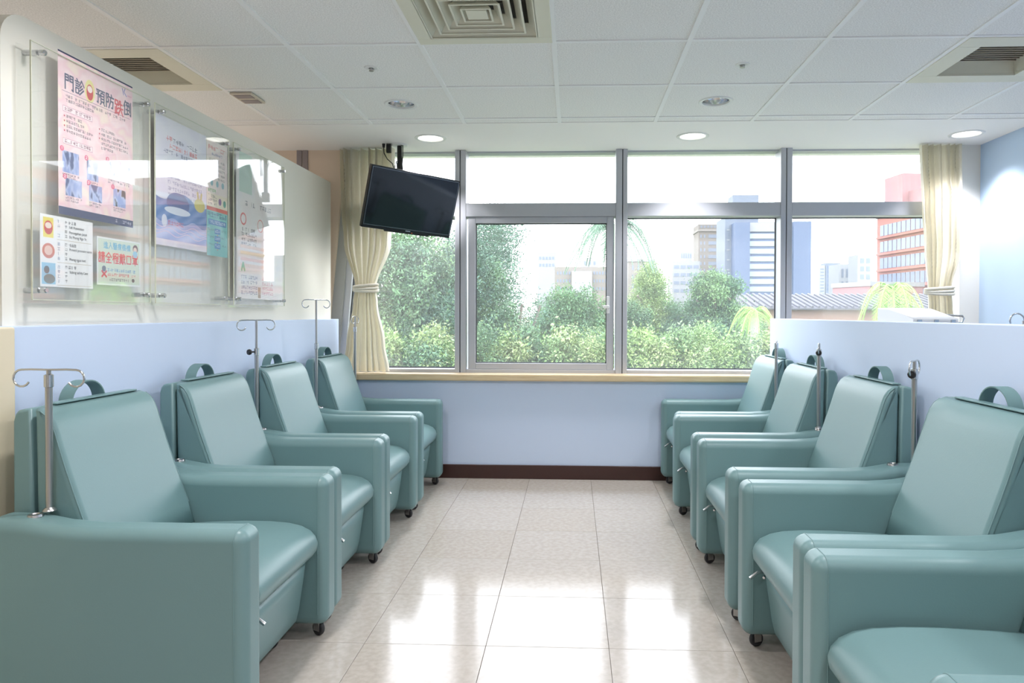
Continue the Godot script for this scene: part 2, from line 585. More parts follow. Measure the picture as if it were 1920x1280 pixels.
func window() -> void:
	var al: Material = M.aluminium
	var b: MB
	# sill
	b = MB.new()
	b.rbox(Vector3((-1.74 + X_END) / 2, 0.752, -5.14), Vector3(X_END + 1.74, 0.052, 0.13), 0.012, 3)
	var sill := put(b, "trim_2", M.sill_wood)
	sill.set_meta("kind", "structure")
	# double mullions
	var k := 3
	for x in [[-0.889, -0.850, -0.805], [0.318, 0.368, 0.405], [1.530, 1.572, 1.615]]:
		var t := structure("trim_%d" % k)
		k += 1
		b = MB.new()
		b.box(Vector3(x[0], 0.765, -5.345), Vector3(x[1] - 0.003, ROOM_TOP, -5.19), 0.003)
		put(b, "mullion_half", al, t)
		b = MB.new()
		b.box(Vector3(x[1] + 0.003, 0.765, -5.345), Vector3(x[2], ROOM_TOP, -5.192), 0.003)
		put(b, "mullion_half", al, t)
		b = MB.new()
		b.box(Vector3(x[1] - 0.003, 0.765, -5.33), Vector3(x[1] + 0.003, ROOM_TOP, -5.2))
		put(b, "joint", M.gasket, t)
	var spans := [[-1.68, -0.889], [-0.805, 0.318], [0.405, 1.530], [1.615, 2.80]]
	for i in 4:
		var s: Array = spans[i]
		var w := structure("window_%d" % (i + 1))
		b = MB.new()
		b.box(Vector3(s[0] - (0.06 if i == 0 else 0.0), 1.951, -5.335), Vector3(s[1], 2.051, -5.195), 0.003)
		put(b, "transom", al, w)
		b = MB.new()
		b.box(Vector3(s[0] - (0.1 if i == 0 else 0.0), 0.765, -5.345), Vector3(s[1], 0.803, -5.2), 0.003)
		put(b, "bottom_rail", al, w)
		b = MB.new()
		b.box(Vector3(s[0] - (0.04 if i == 0 else 0.0), ROOM_TOP - 0.012, -5.345), Vector3(s[1], ROOM_TOP, -5.25))
		put(b, "top_rail", al, w)
		# upper light
		var x0: float = s[0] - (0.03 if i == 0 else 0.0)
		b = MB.new()
		b.box(Vector3(x0, 2.051, -5.326), Vector3(s[1], ROOM_TOP - 0.012, -5.320))
		put(b, "pane", M.glass, w)
		if i != 1:
			b = MB.new()
			if i == 0:
				b.prism(PackedVector2Array([Vector2(-1.735, 0.803), Vector2(s[1], 0.803), Vector2(s[1], 1.951), Vector2(-1.64, 1.951)]), -5.326, -5.320)
			else:
				b.box(Vector3(x0, 0.803, -5.326), Vector3(s[1], 1.951, -5.320))
			put(b, "pane", M.glass, w)
			b = MB.new()
			b.box(Vector3(s[0], 0.803, -5.330), Vector3(s[1], 0.811, -5.312))
			b.box(Vector3(s[1] - 0.006, 0.803, -5.330), Vector3(s[1], 1.951, -5.312))
			b.box(Vector3(s[0], 1.945, -5.330), Vector3(s[1], 1.951, -5.312))
			put(b, "glazing_seal", M.gasket, w)
		if i == 0:
			# leaning jamb at the end of the window band
			b = MB.new()
			b.prism(PackedVector2Array([Vector2(-1.86, 0.70), Vector2(-1.795, 0.70), Vector2(-1.735, 1.413), Vector2(-1.66, 2.45), Vector2(-1.72, 2.45), Vector2(-1.835, 1.2)]), -5.34, -5.20)
			put(b, "leaning_jamb", mat("jamb_grey", rgb(176, 178, 176), 0.5), w)
			b = MB.new()
			b.prism(PackedVector2Array([Vector2(-1.795, 0.70), Vector2(-1.750, 0.70), Vector2(-1.687, 1.413), Vector2(-1.61, 2.45), Vector2(-1.66, 2.45), Vector2(-1.735, 1.413)]), -5.34, -5.215)
			put(b, "leaning_bead", al, w)
			b = MB.new()
			b.prism(PackedVector2Array([Vector2(-1.750, 0.70), Vector2(-1.743, 0.70), Vector2(-1.680, 1.413), Vector2(-1.603, 2.45), Vector2(-1.61, 2.45), Vector2(-1.687, 1.413)]), -5.34, -5.25)
			put(b, "glazing_seal", M.gasket, w)
		if i == 1:
			# opening sash
			var sx0 := -0.790; var sx1 := 0.306; var sy0 := 0.803; var sy1 := 1.951
			var gx0 := -0.734; var gx1 := 0.253; var gy0 := 0.850; var gy1 := 1.902
			for r in [[sx0, gx0, sy0, sy1], [gx1, sx1, sy0, sy1], [gx0, gx1, sy0, gy0], [gx0, gx1, gy1, sy1]]:
				b = MB.new()
				b.box(Vector3(r[0], r[2], -5.27), Vector3(r[1], r[3], -5.207), 0.004)
				put(b, "sash_rail", al, w)
			b = MB.new()
			for r in [[gx0, gx0 + 0.006, gy0, gy1], [gx1 - 0.006, gx1, gy0, gy1], [gx0, gx1, gy0, gy0 + 0.006], [gx0, gx1, gy1 - 0.006, gy1]]:
				b.box(Vector3(r[0], r[2], -5.245), Vector3(r[1], r[3], -5.224))
			put(b, "glazing_seal", M.gasket, w)
			b = MB.new()
			b.box(Vector3(gx0, gy0, -5.240), Vector3(gx1, gy1, -5.234))
			put(b, "pane", M.glass, w)
			b = MB.new()
			b.rbox(Vector3(0.262, 1.29, -5.202), Vector3(0.022, 0.13, 0.012), 0.005, 2)
			b.rbox(Vector3(0.250, 1.275, -5.190), Vector3(0.05, 0.022, 0.018), 0.007, 2)
			put(b, "sash_handle", M.machine_white, w)


# ------------------------------------------------------------------ ceiling fittings
func lamp_spot(parent: Node3D, energy: float, angle: float) -> void:
	var l := SpotLight3D.new()
	l.name = "light"
	l.light_color = rgb(253, 251, 255)
	l.light_energy = energy
	l.spot_range = 12.0
	l.spot_attenuation = 2.0
	l.spot_angle = angle
	l.spot_angle_attenuation = 0.6
	l.light_size = 0.08
	l.shadow_enabled = true
	l.rotation.x = -PI / 2
	l.position.y = -0.012
	parent.add_child(l)

func lit_downlight(x: float, z: float, label: String, energy: float, group: String, angle := 54.0) -> void:
	var t := thing("downlight", label, "ceiling light", Vector3(x, ROOM_TOP, z), 0.0, group)
	var b := MB.new()
	b.lathe(Vector3.ZERO, [Vector2(0.086, 0.004), Vector2(0.088, -0.004), Vector2(0.104, -0.006), Vector2(0.111, -0.003), Vector2(0.111, 0.0)], 48)
	put(b, "trim_ring", M.lamp_ring, t)
	b = MB.new()
	b.lathe(Vector3.ZERO, [Vector2(0.0, 0.004), Vector2(0.087, 0.004)], 48)
	put(b, "lamp_face", M.lamp_face, t)
	lamp_spot(t, energy, angle)

func unlit_downlight(x: float, z: float, label: String) -> void:
	var t := thing("downlight", label, "ceiling light", Vector3(x, ROOM_TOP + 0.006, z), 0.0, "unlit downlights in the ceiling tiles")
	var b := MB.new()
	b.lathe(Vector3.ZERO, [Vector2(0.076, 0.006), Vector2(0.078, -0.004), Vector2(0.094, -0.006), Vector2(0.100, 0.0)], 48)
	put(b, "trim_ring", M.lamp_ring, t)
	b = MB.new()
	b.lathe(Vector3.ZERO, [Vector2(0.077, 0.004), Vector2(0.074, 0.03), Vector2(0.062, 0.06), Vector2(0.04, 0.085), Vector2(0.0, 0.09)], 40)
	put(b, "reflector", M.reflector, t)
	for s in [-1.0, 1.0]:
		b = MB.new()
		b.tube([Vector3(s * 0.028, 0.07, -0.05), Vector3(s * 0.028, 0.035, 0.0), Vector3(s * 0.028, 0.03, 0.045)], 0.014, 12)
		put(b, "bulb", M.machine_white, t)

func square_ring(b: MB, half_out: float, y_out: float, half_in: float, y_in: float, th: float) -> void:
	# four sloping trapezoids with a thickness, facing down and outwards
	for q in 4:
		var r := Basis(Vector3.UP, q * PI / 2)
		var a := r * Vector3(-half_out, y_out, half_out); var c := r * Vector3(half_out, y_out, half_out)
		var d := r * Vector3(half_in, y_in, half_in); var e := r * Vector3(-half_in, y_in, half_in)
		var nn := (c - a).cross(e - a).normalized()
		if nn.y > 0: nn = -nn
		b.quad(a, c, d, e, nn)
		var o := Vector3(0, th, 0)
		b.quad(a + o, c + o, d + o, e + o, -nn)
		b.quad(a, c, c + o, a + o, r * Vector3(0, 0, 1))
		b.quad(e, d, d + o, e + o, r * Vector3(0, 0, -1))

# open-bottomed sheet metal box above a vent
func duct_box(b: MB, half: float, low: float) -> void:
	b.box(Vector3(-half, 0.152, -half), Vector3(half, 0.157, half))
	for q in [[-half, -half + 0.003, -half, half], [half - 0.003, half, -half, half], [-half, half, -half, -half + 0.003], [-half, half, half - 0.003, half]]:
		b.box(Vector3(q[0], low, q[2]), Vector3(q[1], 0.155, q[3]))

func ceiling_fittings() -> void:
	lit_downlight(-1.0, -4.838, "lit round downlight in the plaster strip, above the hanging television", 2.1, "lit downlights in the plaster strip")
	lit_downlight(0.823, -4.838, "lit round downlight in the plaster strip, between the television and the blue wall", 2.1, "lit downlights in the plaster strip")
	lit_downlight(2.667, -4.838, "lit round downlight in the plaster strip, beside the blue end wall", 2.1, "lit downlights in the plaster strip")
	for p in [[-1.0, -2.23, 1.8], [0.823, -2.23, 1.8], [2.3, -2.23, 2.0], [-3.1, -2.23, 2.0], [-1.0, -0.4, 1.8], [0.823, -0.4, 1.8], [-1.0, 1.6, 1.8], [0.823, 1.6, 1.8], [-3.1, -4.07, 3.0]]:
		lit_downlight(p[0], p[1], "lit round downlight in the ceiling tiles over the treatment bays", p[2], "lit downlights over the bays", 79.0)
	unlit_downlight(-1.015, -4.065, "unlit mirrored downlight in a ceiling tile, nearer the hanging television")
	unlit_downlight(0.824, -4.07, "unlit mirrored downlight in a ceiling tile, farther from the hanging television")
	for s in [[-1.015, -3.457, "small round sprinkler head in a ceiling tile, on the poster wall's side"], [0.833, -3.475, "small round sprinkler head in a ceiling tile, on the low partition's side"]]:
		var t := thing("sprinkler_head", s[2], "sprinkler", Vector3(s[0], ROOM_TOP + 0.006, s[1]), 0.0, "sprinkler heads in the ceiling")
		var b := MB.new()
		b.lathe(Vector3.ZERO, [Vector2(0.014, -0.005), Vector2(0.032, -0.004), Vector2(0.036, 0.0)], 28)
		put(b, "escutcheon", M.lamp_ring, t)
		b = MB.new()
		b.lathe(Vector3.ZERO, [Vector2(0.009, -0.003), Vector2(0.008, -0.012), Vector2(0.012, -0.014), Vector2(0.012, -0.017), Vector2(0.0, -0.018)], 16)
		put(b, "nozzle", M.steel, t)
	# big square air diffuser of nested frames
	var d := thing("air_diffuser", "large square cream air diffuser of nested louvre frames", "air vent", Vector3(-0.396, ROOM_TOP, -2.847))
	var b := MB.new()
	for r in [[-0.3, 0.3, -0.3, -0.235], [-0.3, 0.3, 0.235, 0.3], [-0.3, -0.235, -0.235, 0.235], [0.235, 0.3, -0.235, 0.235]]:
		b.box(Vector3(r[0], -0.004, r[2]), Vector3(r[1], 0.01, r[3]), 0.002)
	put(b, "frame", M.vent_cream, d)
	b = MB.new()
	duct_box(b, 0.238, 0.012)
	put(b, "duct", M.duct_metal, d)
	var hs := [0.235, 0.185, 0.14, 0.098, 0.058]
	for k in 5:
		b = MB.new()
		square_ring(b, hs[k], 0.002 - 0.004 * (k % 2), hs[k] - 0.035, 0.045, 0.003)
		square_ring(b, hs[k] + 0.004, -0.004, hs[k] - 0.004, -0.004, 0.004)
		put(b, "louvre_ring", M.vent_cream, d)
	b = MB.new()
	b.rbox(Vector3(0, 0.0, 0), Vector3(0.085, 0.006, 0.085), 0.002, 1)
	put(b, "centre_plate", M.vent_cream, d)
	# return grilles with slats
	for g in [[-2.232, "beige slatted return grille in the ceiling behind the poster wall", M.vent_slat, "warm"], [2.055, "white framed slatted return grille in the ceiling over the low partition", M.vent_slat, "cool"]]:
		var v := thing("return_grille", g[1], "air vent", Vector3(g[0], ROOM_TOP, -3.459), 0.0, "slatted return grilles")
		b = MB.new()
		for r in [[-0.3, 0.3, -0.3, -0.195], [-0.3, 0.3, 0.195, 0.3], [-0.3, -0.195, -0.195, 0.195], [0.195, 0.3, -0.195, 0.195]]:
			b.box(Vector3(r[0], -0.003, r[2]), Vector3(r[1], 0.01, r[3]), 0.002)
		put(b, "frame", M.vent_cream, v)
		b = MB.new()
		square_ring(b, 0.197, 0.0, 0.190, 0.07, 0.002)
		put(b, "recess", M.vent_cream, v)
		b = MB.new()
		duct_box(b, 0.197, 0.07)
		put(b, "duct", M.duct_metal, v)
		for k in 14:
			b = MB.new()
			var z := -0.180 + 0.36 * k / 13.0
			b.rbox(Vector3.ZERO, Vector3(0.386, 0.016, 0.003), 0.0012, 1)
			var so := put(b, "slat", g[2], v)
			so.position = Vector3(0, 0.070, z)
			so.rotation.x = -0.9
	var sp := thing("ceiling_plate", "small beige twin-slot plate in the ceiling beside the poster wall", "ceiling plate", Vector3(-1.855, ROOM_TOP, -3.895))
	b = MB.new()
	b.rbox(Vector3(0, -0.002, 0), Vector3(0.125, 0.012, 0.18), 0.003, 1)
	put(b, "plate", M.vent_slat, sp)
	for s in [-1.0, 1.0]:
		b = MB.new()
		b.rbox(Vector3(0, -0.006, s * 0.045), Vector3(0.1, 0.01, 0.06), 0.003, 1)
		put(b, "slot_cover", M.strip_grey, sp)


# ------------------------------------------------------------------ reclining chair
const CW := 0.755      # width over the arms
const ARM := 0.115
const DEPTH := 0.77

func zy(pts: Array) -> PackedVector2Array:
	var o := PackedVector2Array()
	for p in pts: o.append(Vector2(DEPTH / 2 - p[0], p[1]))
	return o

func make_chair() -> Node3D:
	var t := Node3D.new()
	var hw := CW / 2 - ARM - 0.001
	var b: MB
	# arms, rising slightly towards the back
	for s in [-1.0, 1.0]:
		var xc: float = s * (CW / 2 - ARM / 2)
		b = MB.new()
		b.rbox(Vector3(xc, 0.3325, 0), Vector3(ARM, 0.555, DEPTH), 0.036, 4, 8, 0.024)
		var arm := put(b, "arm", M.vinyl, t)
		b = MB.new()
		var path := []
		var zf := DEPTH / 2 - 0.034
		for y in [0.10, 0.3, 0.5]: path.append(Vector3(xc - ARM / 2, y, zf))
		for k in 9:
			var a := PI - PI / 2 * k / 8.0
			path.append(Vector3(xc - ARM / 2 + 0.036 + 0.036 * cos(a), 0.574 + 0.036 * sin(a), zf))
		for k in 9:
			var a := PI / 2 - PI / 2 * k / 8.0
			path.append(Vector3(xc + ARM / 2 - 0.036 + 0.036 * cos(a), 0.574 + 0.036 * sin(a), zf))
		for y in [0.5, 0.3, 0.10]: path.append(Vector3(xc + ARM / 2, y, zf))
		b.tube(path, 0.0016, 6)
		put(b, "seam", M.seam, arm)
		b = MB.new()
		b.lathe(Vector3(xc, 0.634, -0.265), [Vector2(0.0, 0.0005), Vector2(0.0105, 0.0005), Vector2(0.012, 0.004), Vector2(0.019, 0.003), Vector2(0.021, -0.004)], 20)
		put(b, "pole_socket", M.steel, arm)
	# seat
	b = MB.new()
	b.extrude(zy([[0.53, 0.445], [0.42, 0.452], [0.30, 0.457], [0.20, 0.457], [0.13, 0.452], [0.085, 0.442], [0.05, 0.425], [0.030, 0.402], [0.022, 0.378], [0.026, 0.352], [0.042, 0.330], [0.07, 0.315], [0.12, 0.306], [0.53, 0.30]]), hw, 0.032, 4)
	put(b, "seat", M.vinyl, t)
	# footrest panel under the seat
	b = MB.new()
	b.extrude(zy([[0.068, 0.304], [0.074, 0.25], [0.092, 0.13], [0.102, 0.09], [0.115, 0.074], [0.15, 0.074], [0.15, 0.304]]), hw - 0.012, 0.022, 4)
	put(b, "footrest", M.vinyl, t)
	b = MB.new()
	b.box(Vector3(-hw, 0.09, -0.30), Vector3(hw, 0.298, 0.23), 0.005)
	put(b, "base_frame", M.dark_frame, t)
	# backrest cushion and the panel behind it
	var bp := zy([[0.492, 0.44], [0.515, 0.52], [0.545, 0.60], [0.572, 0.675], [0.598, 0.75], [0.620, 0.82], [0.634, 0.866], [0.645, 0.893], [0.660, 0.915], [0.678, 0.929], [0.700, 0.936], [0.702, 0.93], [0.694, 0.44]])
	b = MB.new()
	b.extrude(bp, hw, 0.02, 4)
	var back := put(b, "backrest", M.vinyl, t)
	for s in [-1.0, 1.0]:
		b = MB.new()
		var path := []
		for i in range(1, 10): path.append(Vector3(s * (hw - 0.004), bp[i].y - 0.003 * 0.5, bp[i].x - 0.006))
		b.tube(path, 0.0022, 6)
		put(b, "piping", M.seam, back)
	b = MB.new()
	b.extrude(zy([[0.712, 0.934], [0.735, 0.934], [0.752, 0.930], [0.762, 0.918], [0.768, 0.896], [0.770, 0.30], [0.702, 0.30]]), hw, 0.012, 3)
	put(b, "back_panel", M.vinyl, t)
	b = MB.new()
	b.rbox(Vector3(0, 0, 0), Vector3(0.40, 0.006, 0.034), 0.0025, 2)
	var flap := put(b, "back_flap", M.vinyl, t)
	flap.position = Vector3(0.02, 0.940, DEPTH / 2 - 0.709)
	# carrying strap: a band bent into an arch
	b = MB.new()
	var n := 20
	for k in n:
		var P := []
		var N := []
		for kk in [k, k + 1]:
			var u: float = float(kk) / n
			var a := PI * (1.08 - 1.16 * u)
			P.append(Vector2(0.082 * cos(a), 0.925 + 0.072 * sin(a)))
			N.append(Vector2(cos(a), sin(a)))
		for side in [0.0, 0.004]:
			var q := []
			for i in 2: q.append(P[i] - N[i] * side)
			var sg := 1.0 if side == 0.0 else -1.0
			var zr := DEPTH / 2 - 0.762
			var z2 := DEPTH / 2 - 0.716
			b.quadn(Vector3(q[0].x, q[0].y, zr), Vector3(q[1].x, q[1].y, zr), Vector3(q[1].x, q[1].y, z2), Vector3(q[0].x, q[0].y, z2),
				Vector3(N[0].x, N[0].y, 0) * sg, Vector3(N[1].x, N[1].y, 0) * sg, Vector3(N[1].x, N[1].y, 0) * sg, Vector3(N[0].x, N[0].y, 0) * sg)
		for z in [DEPTH / 2 - 0.762, DEPTH / 2 - 0.716]:
			var nn := Vector3(0, 0, 1 if z > DEPTH / 2 - 0.74 else -1)
			b.quad(Vector3(P[0].x, P[0].y, z), Vector3(P[1].x, P[1].y, z), Vector3(P[1].x - N[1].x * 0.004, P[1].y - N[1].y * 0.004, z), Vector3(P[0].x - N[0].x * 0.004, P[0].y - N[0].y * 0.004, z), nn)
	var st := put(b, "carry_strap", M.vinyl_strap, t)
	st.position = Vector3(0.0, 0.0, 0.0)
	# release lever on the sitter's right
	b = MB.new()
	b.tube([Vector3(-hw + 0.002, 0.315, 0.285), Vector3(-hw + 0.03, 0.312, 0.31), Vector3(-hw + 0.034, 0.306, 0.345), Vector3(-hw + 0.036, 0.285, 0.372)], 0.0065, 8)
	b.tube([Vector3(-hw + 0.005, 0.29, 0.30), Vector3(-hw + 0.03, 0.285, 0.322)], 0.005, 8)
	put(b, "release_lever", M.chrome, t)
	# casters
	for p in [[-1.0, 0.325, 0.4], [1.0, 0.335, -0.5], [-1.0, -0.31, 1.2], [1.0, -0.31, -0.9]]:
		caster(t, Vector3(p[0] * (CW / 2 - 0.060), 0, p[1]), p[2])
	for s in [-1.0, 1.0]:
		caster(t, Vector3(s * (hw - 0.06), 0, 0.20), 0.3 * s)
	return t

func caster(t: Node3D, at: Vector3, turn: float) -> void:
	var c := Node3D.new()
	c.name = "caster"
	t.add_child(c, true)
	c.position = at
	c.rotation.y = turn
	var b := MB.new()
	var ax := Basis(Vector3.BACK, PI / 2)
	b.lathe(Vector3(0, 0.027, 0), [Vector2(0.0, 0.009), Vector2(0.019, 0.009), Vector2(0.025, 0.008), Vector2(0.027, 0.004), Vector2(0.027, -0.004), Vector2(0.025, -0.008), Vector2(0.019, -0.009), Vector2(0.0, -0.009)], 24, ax)
	put(b, "wheel", M.rubber, c)
	b = MB.new()
	for s in [-1.0, 1.0]:
		b.box(Vector3(s * 0.0125 - 0.0012, 0.02, -0.014), Vector3(s * 0.0125 + 0.0012, 0.062, 0.016))
	b.box(Vector3(-0.022, 0.056, -0.022), Vector3(0.022, 0.0605, 0.022))
	b.lathe(Vector3(0, 0.0595, 0), [Vector2(0.012, 0.0), Vector2(0.012, 0.03), Vector2(0.0, 0.03)], 12)
	put(b, "fork", M.steel, c)

func chairs() -> void:
	var ord := ["nearest the window", "second from the window", "third from the window", "fourth from the window", "fifth from the window"]
	var proto := make_chair()
	var first := true
	# front edge x, far side z
	var left := [[-0.93, -4.97], [-0.93, -4.165], [-0.925, -3.408], [-0.913, -2.648]]
	var right := [[0.64, -5.08], [0.615, -4.306], [0.615, -3.485], [0.62, -2.637], [0.61, -1.876]]
	for side in 2:
		var row: Array = right if side else left
		for i in row.size():
			var c: Node3D = proto if first else proto.duplicate()
			first = false
			c.name = numbered("reclining_chair")
			add_child(c)
			var fx: float = row[i][0]
			c.position = Vector3(fx + (DEPTH / 2 if side else -DEPTH / 2), 0, row[i][1] + CW / 2)
			c.rotation.y = -PI / 2 if side else PI / 2
			tag(c, "teal vinyl recliner on casters %s, %s" % ["by the low blue partition" if side else "under the poster frames", ord[i]], "recliner", "reclining chairs by the low partition" if side else "reclining chairs under the posters")


# ------------------------------------------------------------------ drip stands
func drip_stand(at: Vector3, top: float, joint: float, turn: float, half: float, knob: bool, label: String) -> void:
	var t := thing("drip_stand", label, "drip stand", at, turn, "drip stands in the chair arms")
	var b := MB.new()
	b.tube([Vector3(0, 0.004, 0), Vector3(0, joint - at.y, 0)], 0.0095, 14)
	put(b, "lower_tube", M.steel, t)
	b = MB.new()
	b.tube([Vector3(0, joint - at.y - 0.01, 0), Vector3(0, top - at.y, 0)], 0.0062, 12)
	put(b, "upper_tube", M.steel, t)
	b = MB.new()
	b.lathe(Vector3(0, joint - at.y - 0.03, 0), [Vector2(0.0095, -0.002), Vector2(0.0125, 0.0), Vector2(0.0125, 0.035), Vector2(0.0065, 0.038)], 16)
	put(b, "collar", M.chrome, t)
	b = MB.new()
	b.lathe(Vector3(0, 0.001, 0), [Vector2(0.0, 0.012), Vector2(0.011, 0.012), Vector2(0.017, 0.006), Vector2(0.019, 0.002)], 16)
	put(b, "foot_collar", M.steel, t)
	var h := top - at.y
	for s in [-1.0, 1.0]:
		b = MB.new()
		var p := [Vector3(0, h, 0), Vector3(s * half * 0.5, h + 0.001, 0), Vector3(s * (half - 0.025), h, 0)]
		for k in 11:
			var a := PI / 2 - k * 0.42
			p.append(Vector3(s * (half - 0.025 + 0.025 * cos(a)), h - 0.025 + 0.025 * sin(a), 0))
		b.tube(p, 0.0032, 8)
		put(b, "hook", M.chrome, t)
	if knob:
		b = MB.new()
		var ax := Basis(Vector3.BACK, PI / 2)
		b.lathe(Vector3(-0.012, joint - at.y - 0.012, 0), [Vector2(0.0, 0.0), Vector2(0.004, 0.0), Vector2(0.004, 0.018), Vector2(0.013, 0.02), Vector2(0.015, 0.027), Vector2(0.013, 0.034), Vector2(0.0, 0.035)], 12, ax)
		put(b, "clamp_knob", M.black_plastic, t)

func drip_stands() -> void:
	drip_stand(Vector3(-1.545, 0.636, -1.982), 1.055, 1.035, 0.0, 0.108, false, "short steel drip stand in the recliner fourth from the window, under the posters")
	drip_stand(Vector3(-1.593, 0.636, -3.43), 1.187, 1.04, 1.0, 0.105, true, "black-knobbed drip stand in the recliner second from the window, under the posters")
	drip_stand(Vector3(-1.60, 0.636, -4.265), 1.306, 1.03, 0.95, 0.10, false, "tall steel drip stand in the arm of the window recliner, before the poster wall")
	drip_stand(Vector3(-1.560, 0.636, -4.912), 1.20, 1.12, 1.45, 0.06, false, "thin steel drip stand standing before the tied curtain")
	drip_stand(Vector3(1.270, 0.636, -4.383), 1.06, 1.04, 1.3, 0.07, false, "steel drip stand in the window recliner's arm, by the low partition")
	drip_stand(Vector3(1.262, 0.636, -3.609), 1.075, 1.04, 1.2, 0.08, true, "black-knobbed drip stand in the recliner second from the window, by the partition")
	drip_stand(Vector3(1.245, 0.636, -2.579), 1.055, 1.02, 0.9, 0.075, true, "steel drip stand with bent hooks between the third and fourth recliners by the partition")
	# stand in the bay beyond the low partition: only its hook shows
	var t := thing("floor_drip_stand", "drip stand beyond the low partition, only its bent hook showing", "drip stand", Vector3(1.90, 0, -3.0))
	var b := MB.new()
	b.tube([Vector3(0, 0.03, 0), Vector3(0, 1.20, 0)], 0.009, 12)
	put(b, "pole", M.steel, t)
	b = MB.new()
	b.lathe(Vector3.ZERO, [Vector2(0.0, 0.04), Vector2(0.03, 0.035), Vector2(0.16, 0.02), Vector2(0.17, 0.0), Vector2(0.0, 0.0)], 28)
	put(b, "base", M.steel, t)
	for s in [-1.0, 1.0]:
		b = MB.new()
		var p := []
		for k in 10:
			var a := PI - k * 0.4
			p.append(Vector3(s * 0.03 - s * 0.03 * -cos(a), 1.20 + 0.03 * sin(a), 0))
		b.tube(p, 0.0035, 8)
		put(b, "hook", M.chrome, t)


# ------------------------------------------------------------------ television
func television() -> void:
	var t := thing("television", "black flat television tilted down on its ceiling pole", "television", Vector3(-1.119, 1.992, -4.818))
	t.basis = Basis(Vector3.UP, 0.724) * Basis(Vector3.RIGHT, 0.305) * Basis(Vector3.BACK, -0.044)
	var w := 0.695; var h := 0.423
	var b := MB.new()
	b.rbox(Vector3(0, 0, -0.022), Vector3(w, h, 0.036), 0.004, 2)
	b.rbox(Vector3(0, -0.02, -0.05), Vector3(w * 0.66, h * 0.66, 0.04), 0.015, 2)
	put(b, "casing", M.tv_black, t)
	b = MB.new()
	b.box(Vector3(-w / 2 + 0.014, -h / 2 + 0.026, -0.005), Vector3(w / 2 - 0.014, h / 2 - 0.014, -0.0025))
	put(b, "screen", M.tv_screen, t)
	b = MB.new()
	for r in [[-w / 2 + 0.010, -w / 2 + 0.0125, -h / 2 + 0.022, h / 2 - 0.010], [w / 2 - 0.0125, w / 2 - 0.010, -h / 2 + 0.022, h / 2 - 0.010], [-w / 2 + 0.010, w / 2 - 0.010, -h / 2 + 0.022, -h / 2 + 0.0245], [-w / 2 + 0.010, w / 2 - 0.010, h / 2 - 0.0125, h / 2 - 0.010]]:
		b.box(Vector3(r[0], r[2], -0.005), Vector3(r[1], r[3], -0.002))
	put(b, "bezel_line", M.tv_line, t)
	b = MB.new()
	b.rbox(Vector3(0, -h / 2 - 0.004, -0.016), Vector3(w * 0.5, 0.012, 0.02), 0.004, 2)
	put(b, "speaker_lip", M.tv_black, t)
	# maker's small silver mark: four bright strokes
	b = MB.new()
	for k in 4:
		var x := -0.016 + 0.0095 * k
		b.box(Vector3(x, -h / 2 + 0.008, -0.004), Vector3(x + 0.007, -h / 2 + 0.015, -0.0025))
	put(b, "maker_mark", M.tv_logo, t)
	b = MB.new()
	b.box(Vector3(0.032, -h / 2 + 0.0, -0.004), Vector3(0.038, -h / 2 + 0.004, -0.003))
	var led := mat("led", rgb(235, 120, 70), 0.4)
	led.emission_enabled = true
	led.emission = rgb(235, 110, 60)
	led.emission_energy_multiplier = 0.6
	put(b, "standby_lamp", led, t)
	# mount
	var m := thing("ceiling_mount", "black ceiling pole and bracket holding the television", "bracket", Vector3(-1.262, ROOM_TOP, -5.005))
	b = MB.new()
	b.lathe(Vector3.ZERO, [Vector2(0.0, -0.012), Vector2(0.055, -0.012), Vector2(0.06, 0.0)], 28)
	put(b, "ceiling_flange", M.lamp_ring, m)
	b = MB.new()
	b.tube([Vector3(0, -0.008, 0), Vector3(0, -0.40, 0)], 0.017, 16)
	put(b, "pole", M.black_plastic, m)
	b = MB.new()
	b.tube([Vector3(0, -0.39, 0), Vector3(0.035, -0.42, 0.045), Vector3(0.085, -0.44, 0.11)], 0.014, 10)
	b.rbox(Vector3(0, -0.38, 0), Vector3(0.05, 0.07, 0.05), 0.006, 2)
	put(b, "tilt_bracket", M.black_plastic, m)
	var ad := thing("power_adapter", "small black power adapter plugged in at the ceiling above the television", "adapter", Vector3(-1.335, ROOM_TOP, -4.985))
	b = MB.new()
	b.rbox(Vector3(0.0, -0.035, 0.0), Vector3(0.034, 0.062, 0.028), 0.004, 2)
	put(b, "adapter_body", M.black_plastic, ad)
	b = MB.new()
	b.lathe(Vector3(-0.038, 0, 0), [Vector2(0.0, -0.028), Vector2(0.008, -0.028), Vector2(0.012, -0.002), Vector2(0.012, 0.0)], 12)
	put(b, "plug", M.black_plastic, ad)
	var cb := thing("television_cable", "black cables looping from the ceiling socket to the television", "cable", Vector3(-1.373, ROOM_TOP - 0.028, -4.985))
	b = MB.new()
	b.tube([Vector3(0, 0, 0), Vector3(0.003, -0.04, 0.0), Vector3(0.03, -0.085, 0.01), Vector3(0.07, -0.12, 0.02), Vector3(0.082, -0.16, 0.02), Vector3(0.09, -0.20, 0.0)], 0.0035, 8)
	put(b, "power_lead", M.black_plastic, cb)
	b = MB.new()
	b.tube([Vector3(0.132, 0.02, 0.01), Vector3(0.131, -0.06, 0.006), Vector3(0.136, -0.11, 0.006), Vector3(0.130, -0.2, 0.0)], 0.004, 8)
	b.tube([Vector3(0.141, 0.02, 0.005), Vector3(0.142, -0.06, 0.006), Vector3(0.137, -0.12, 0.006), Vector3(0.142, -0.22, 0.0)], 0.0035, 8)
	put(b, "signal_lead", M.dark_frame, cb)
	b = MB.new()
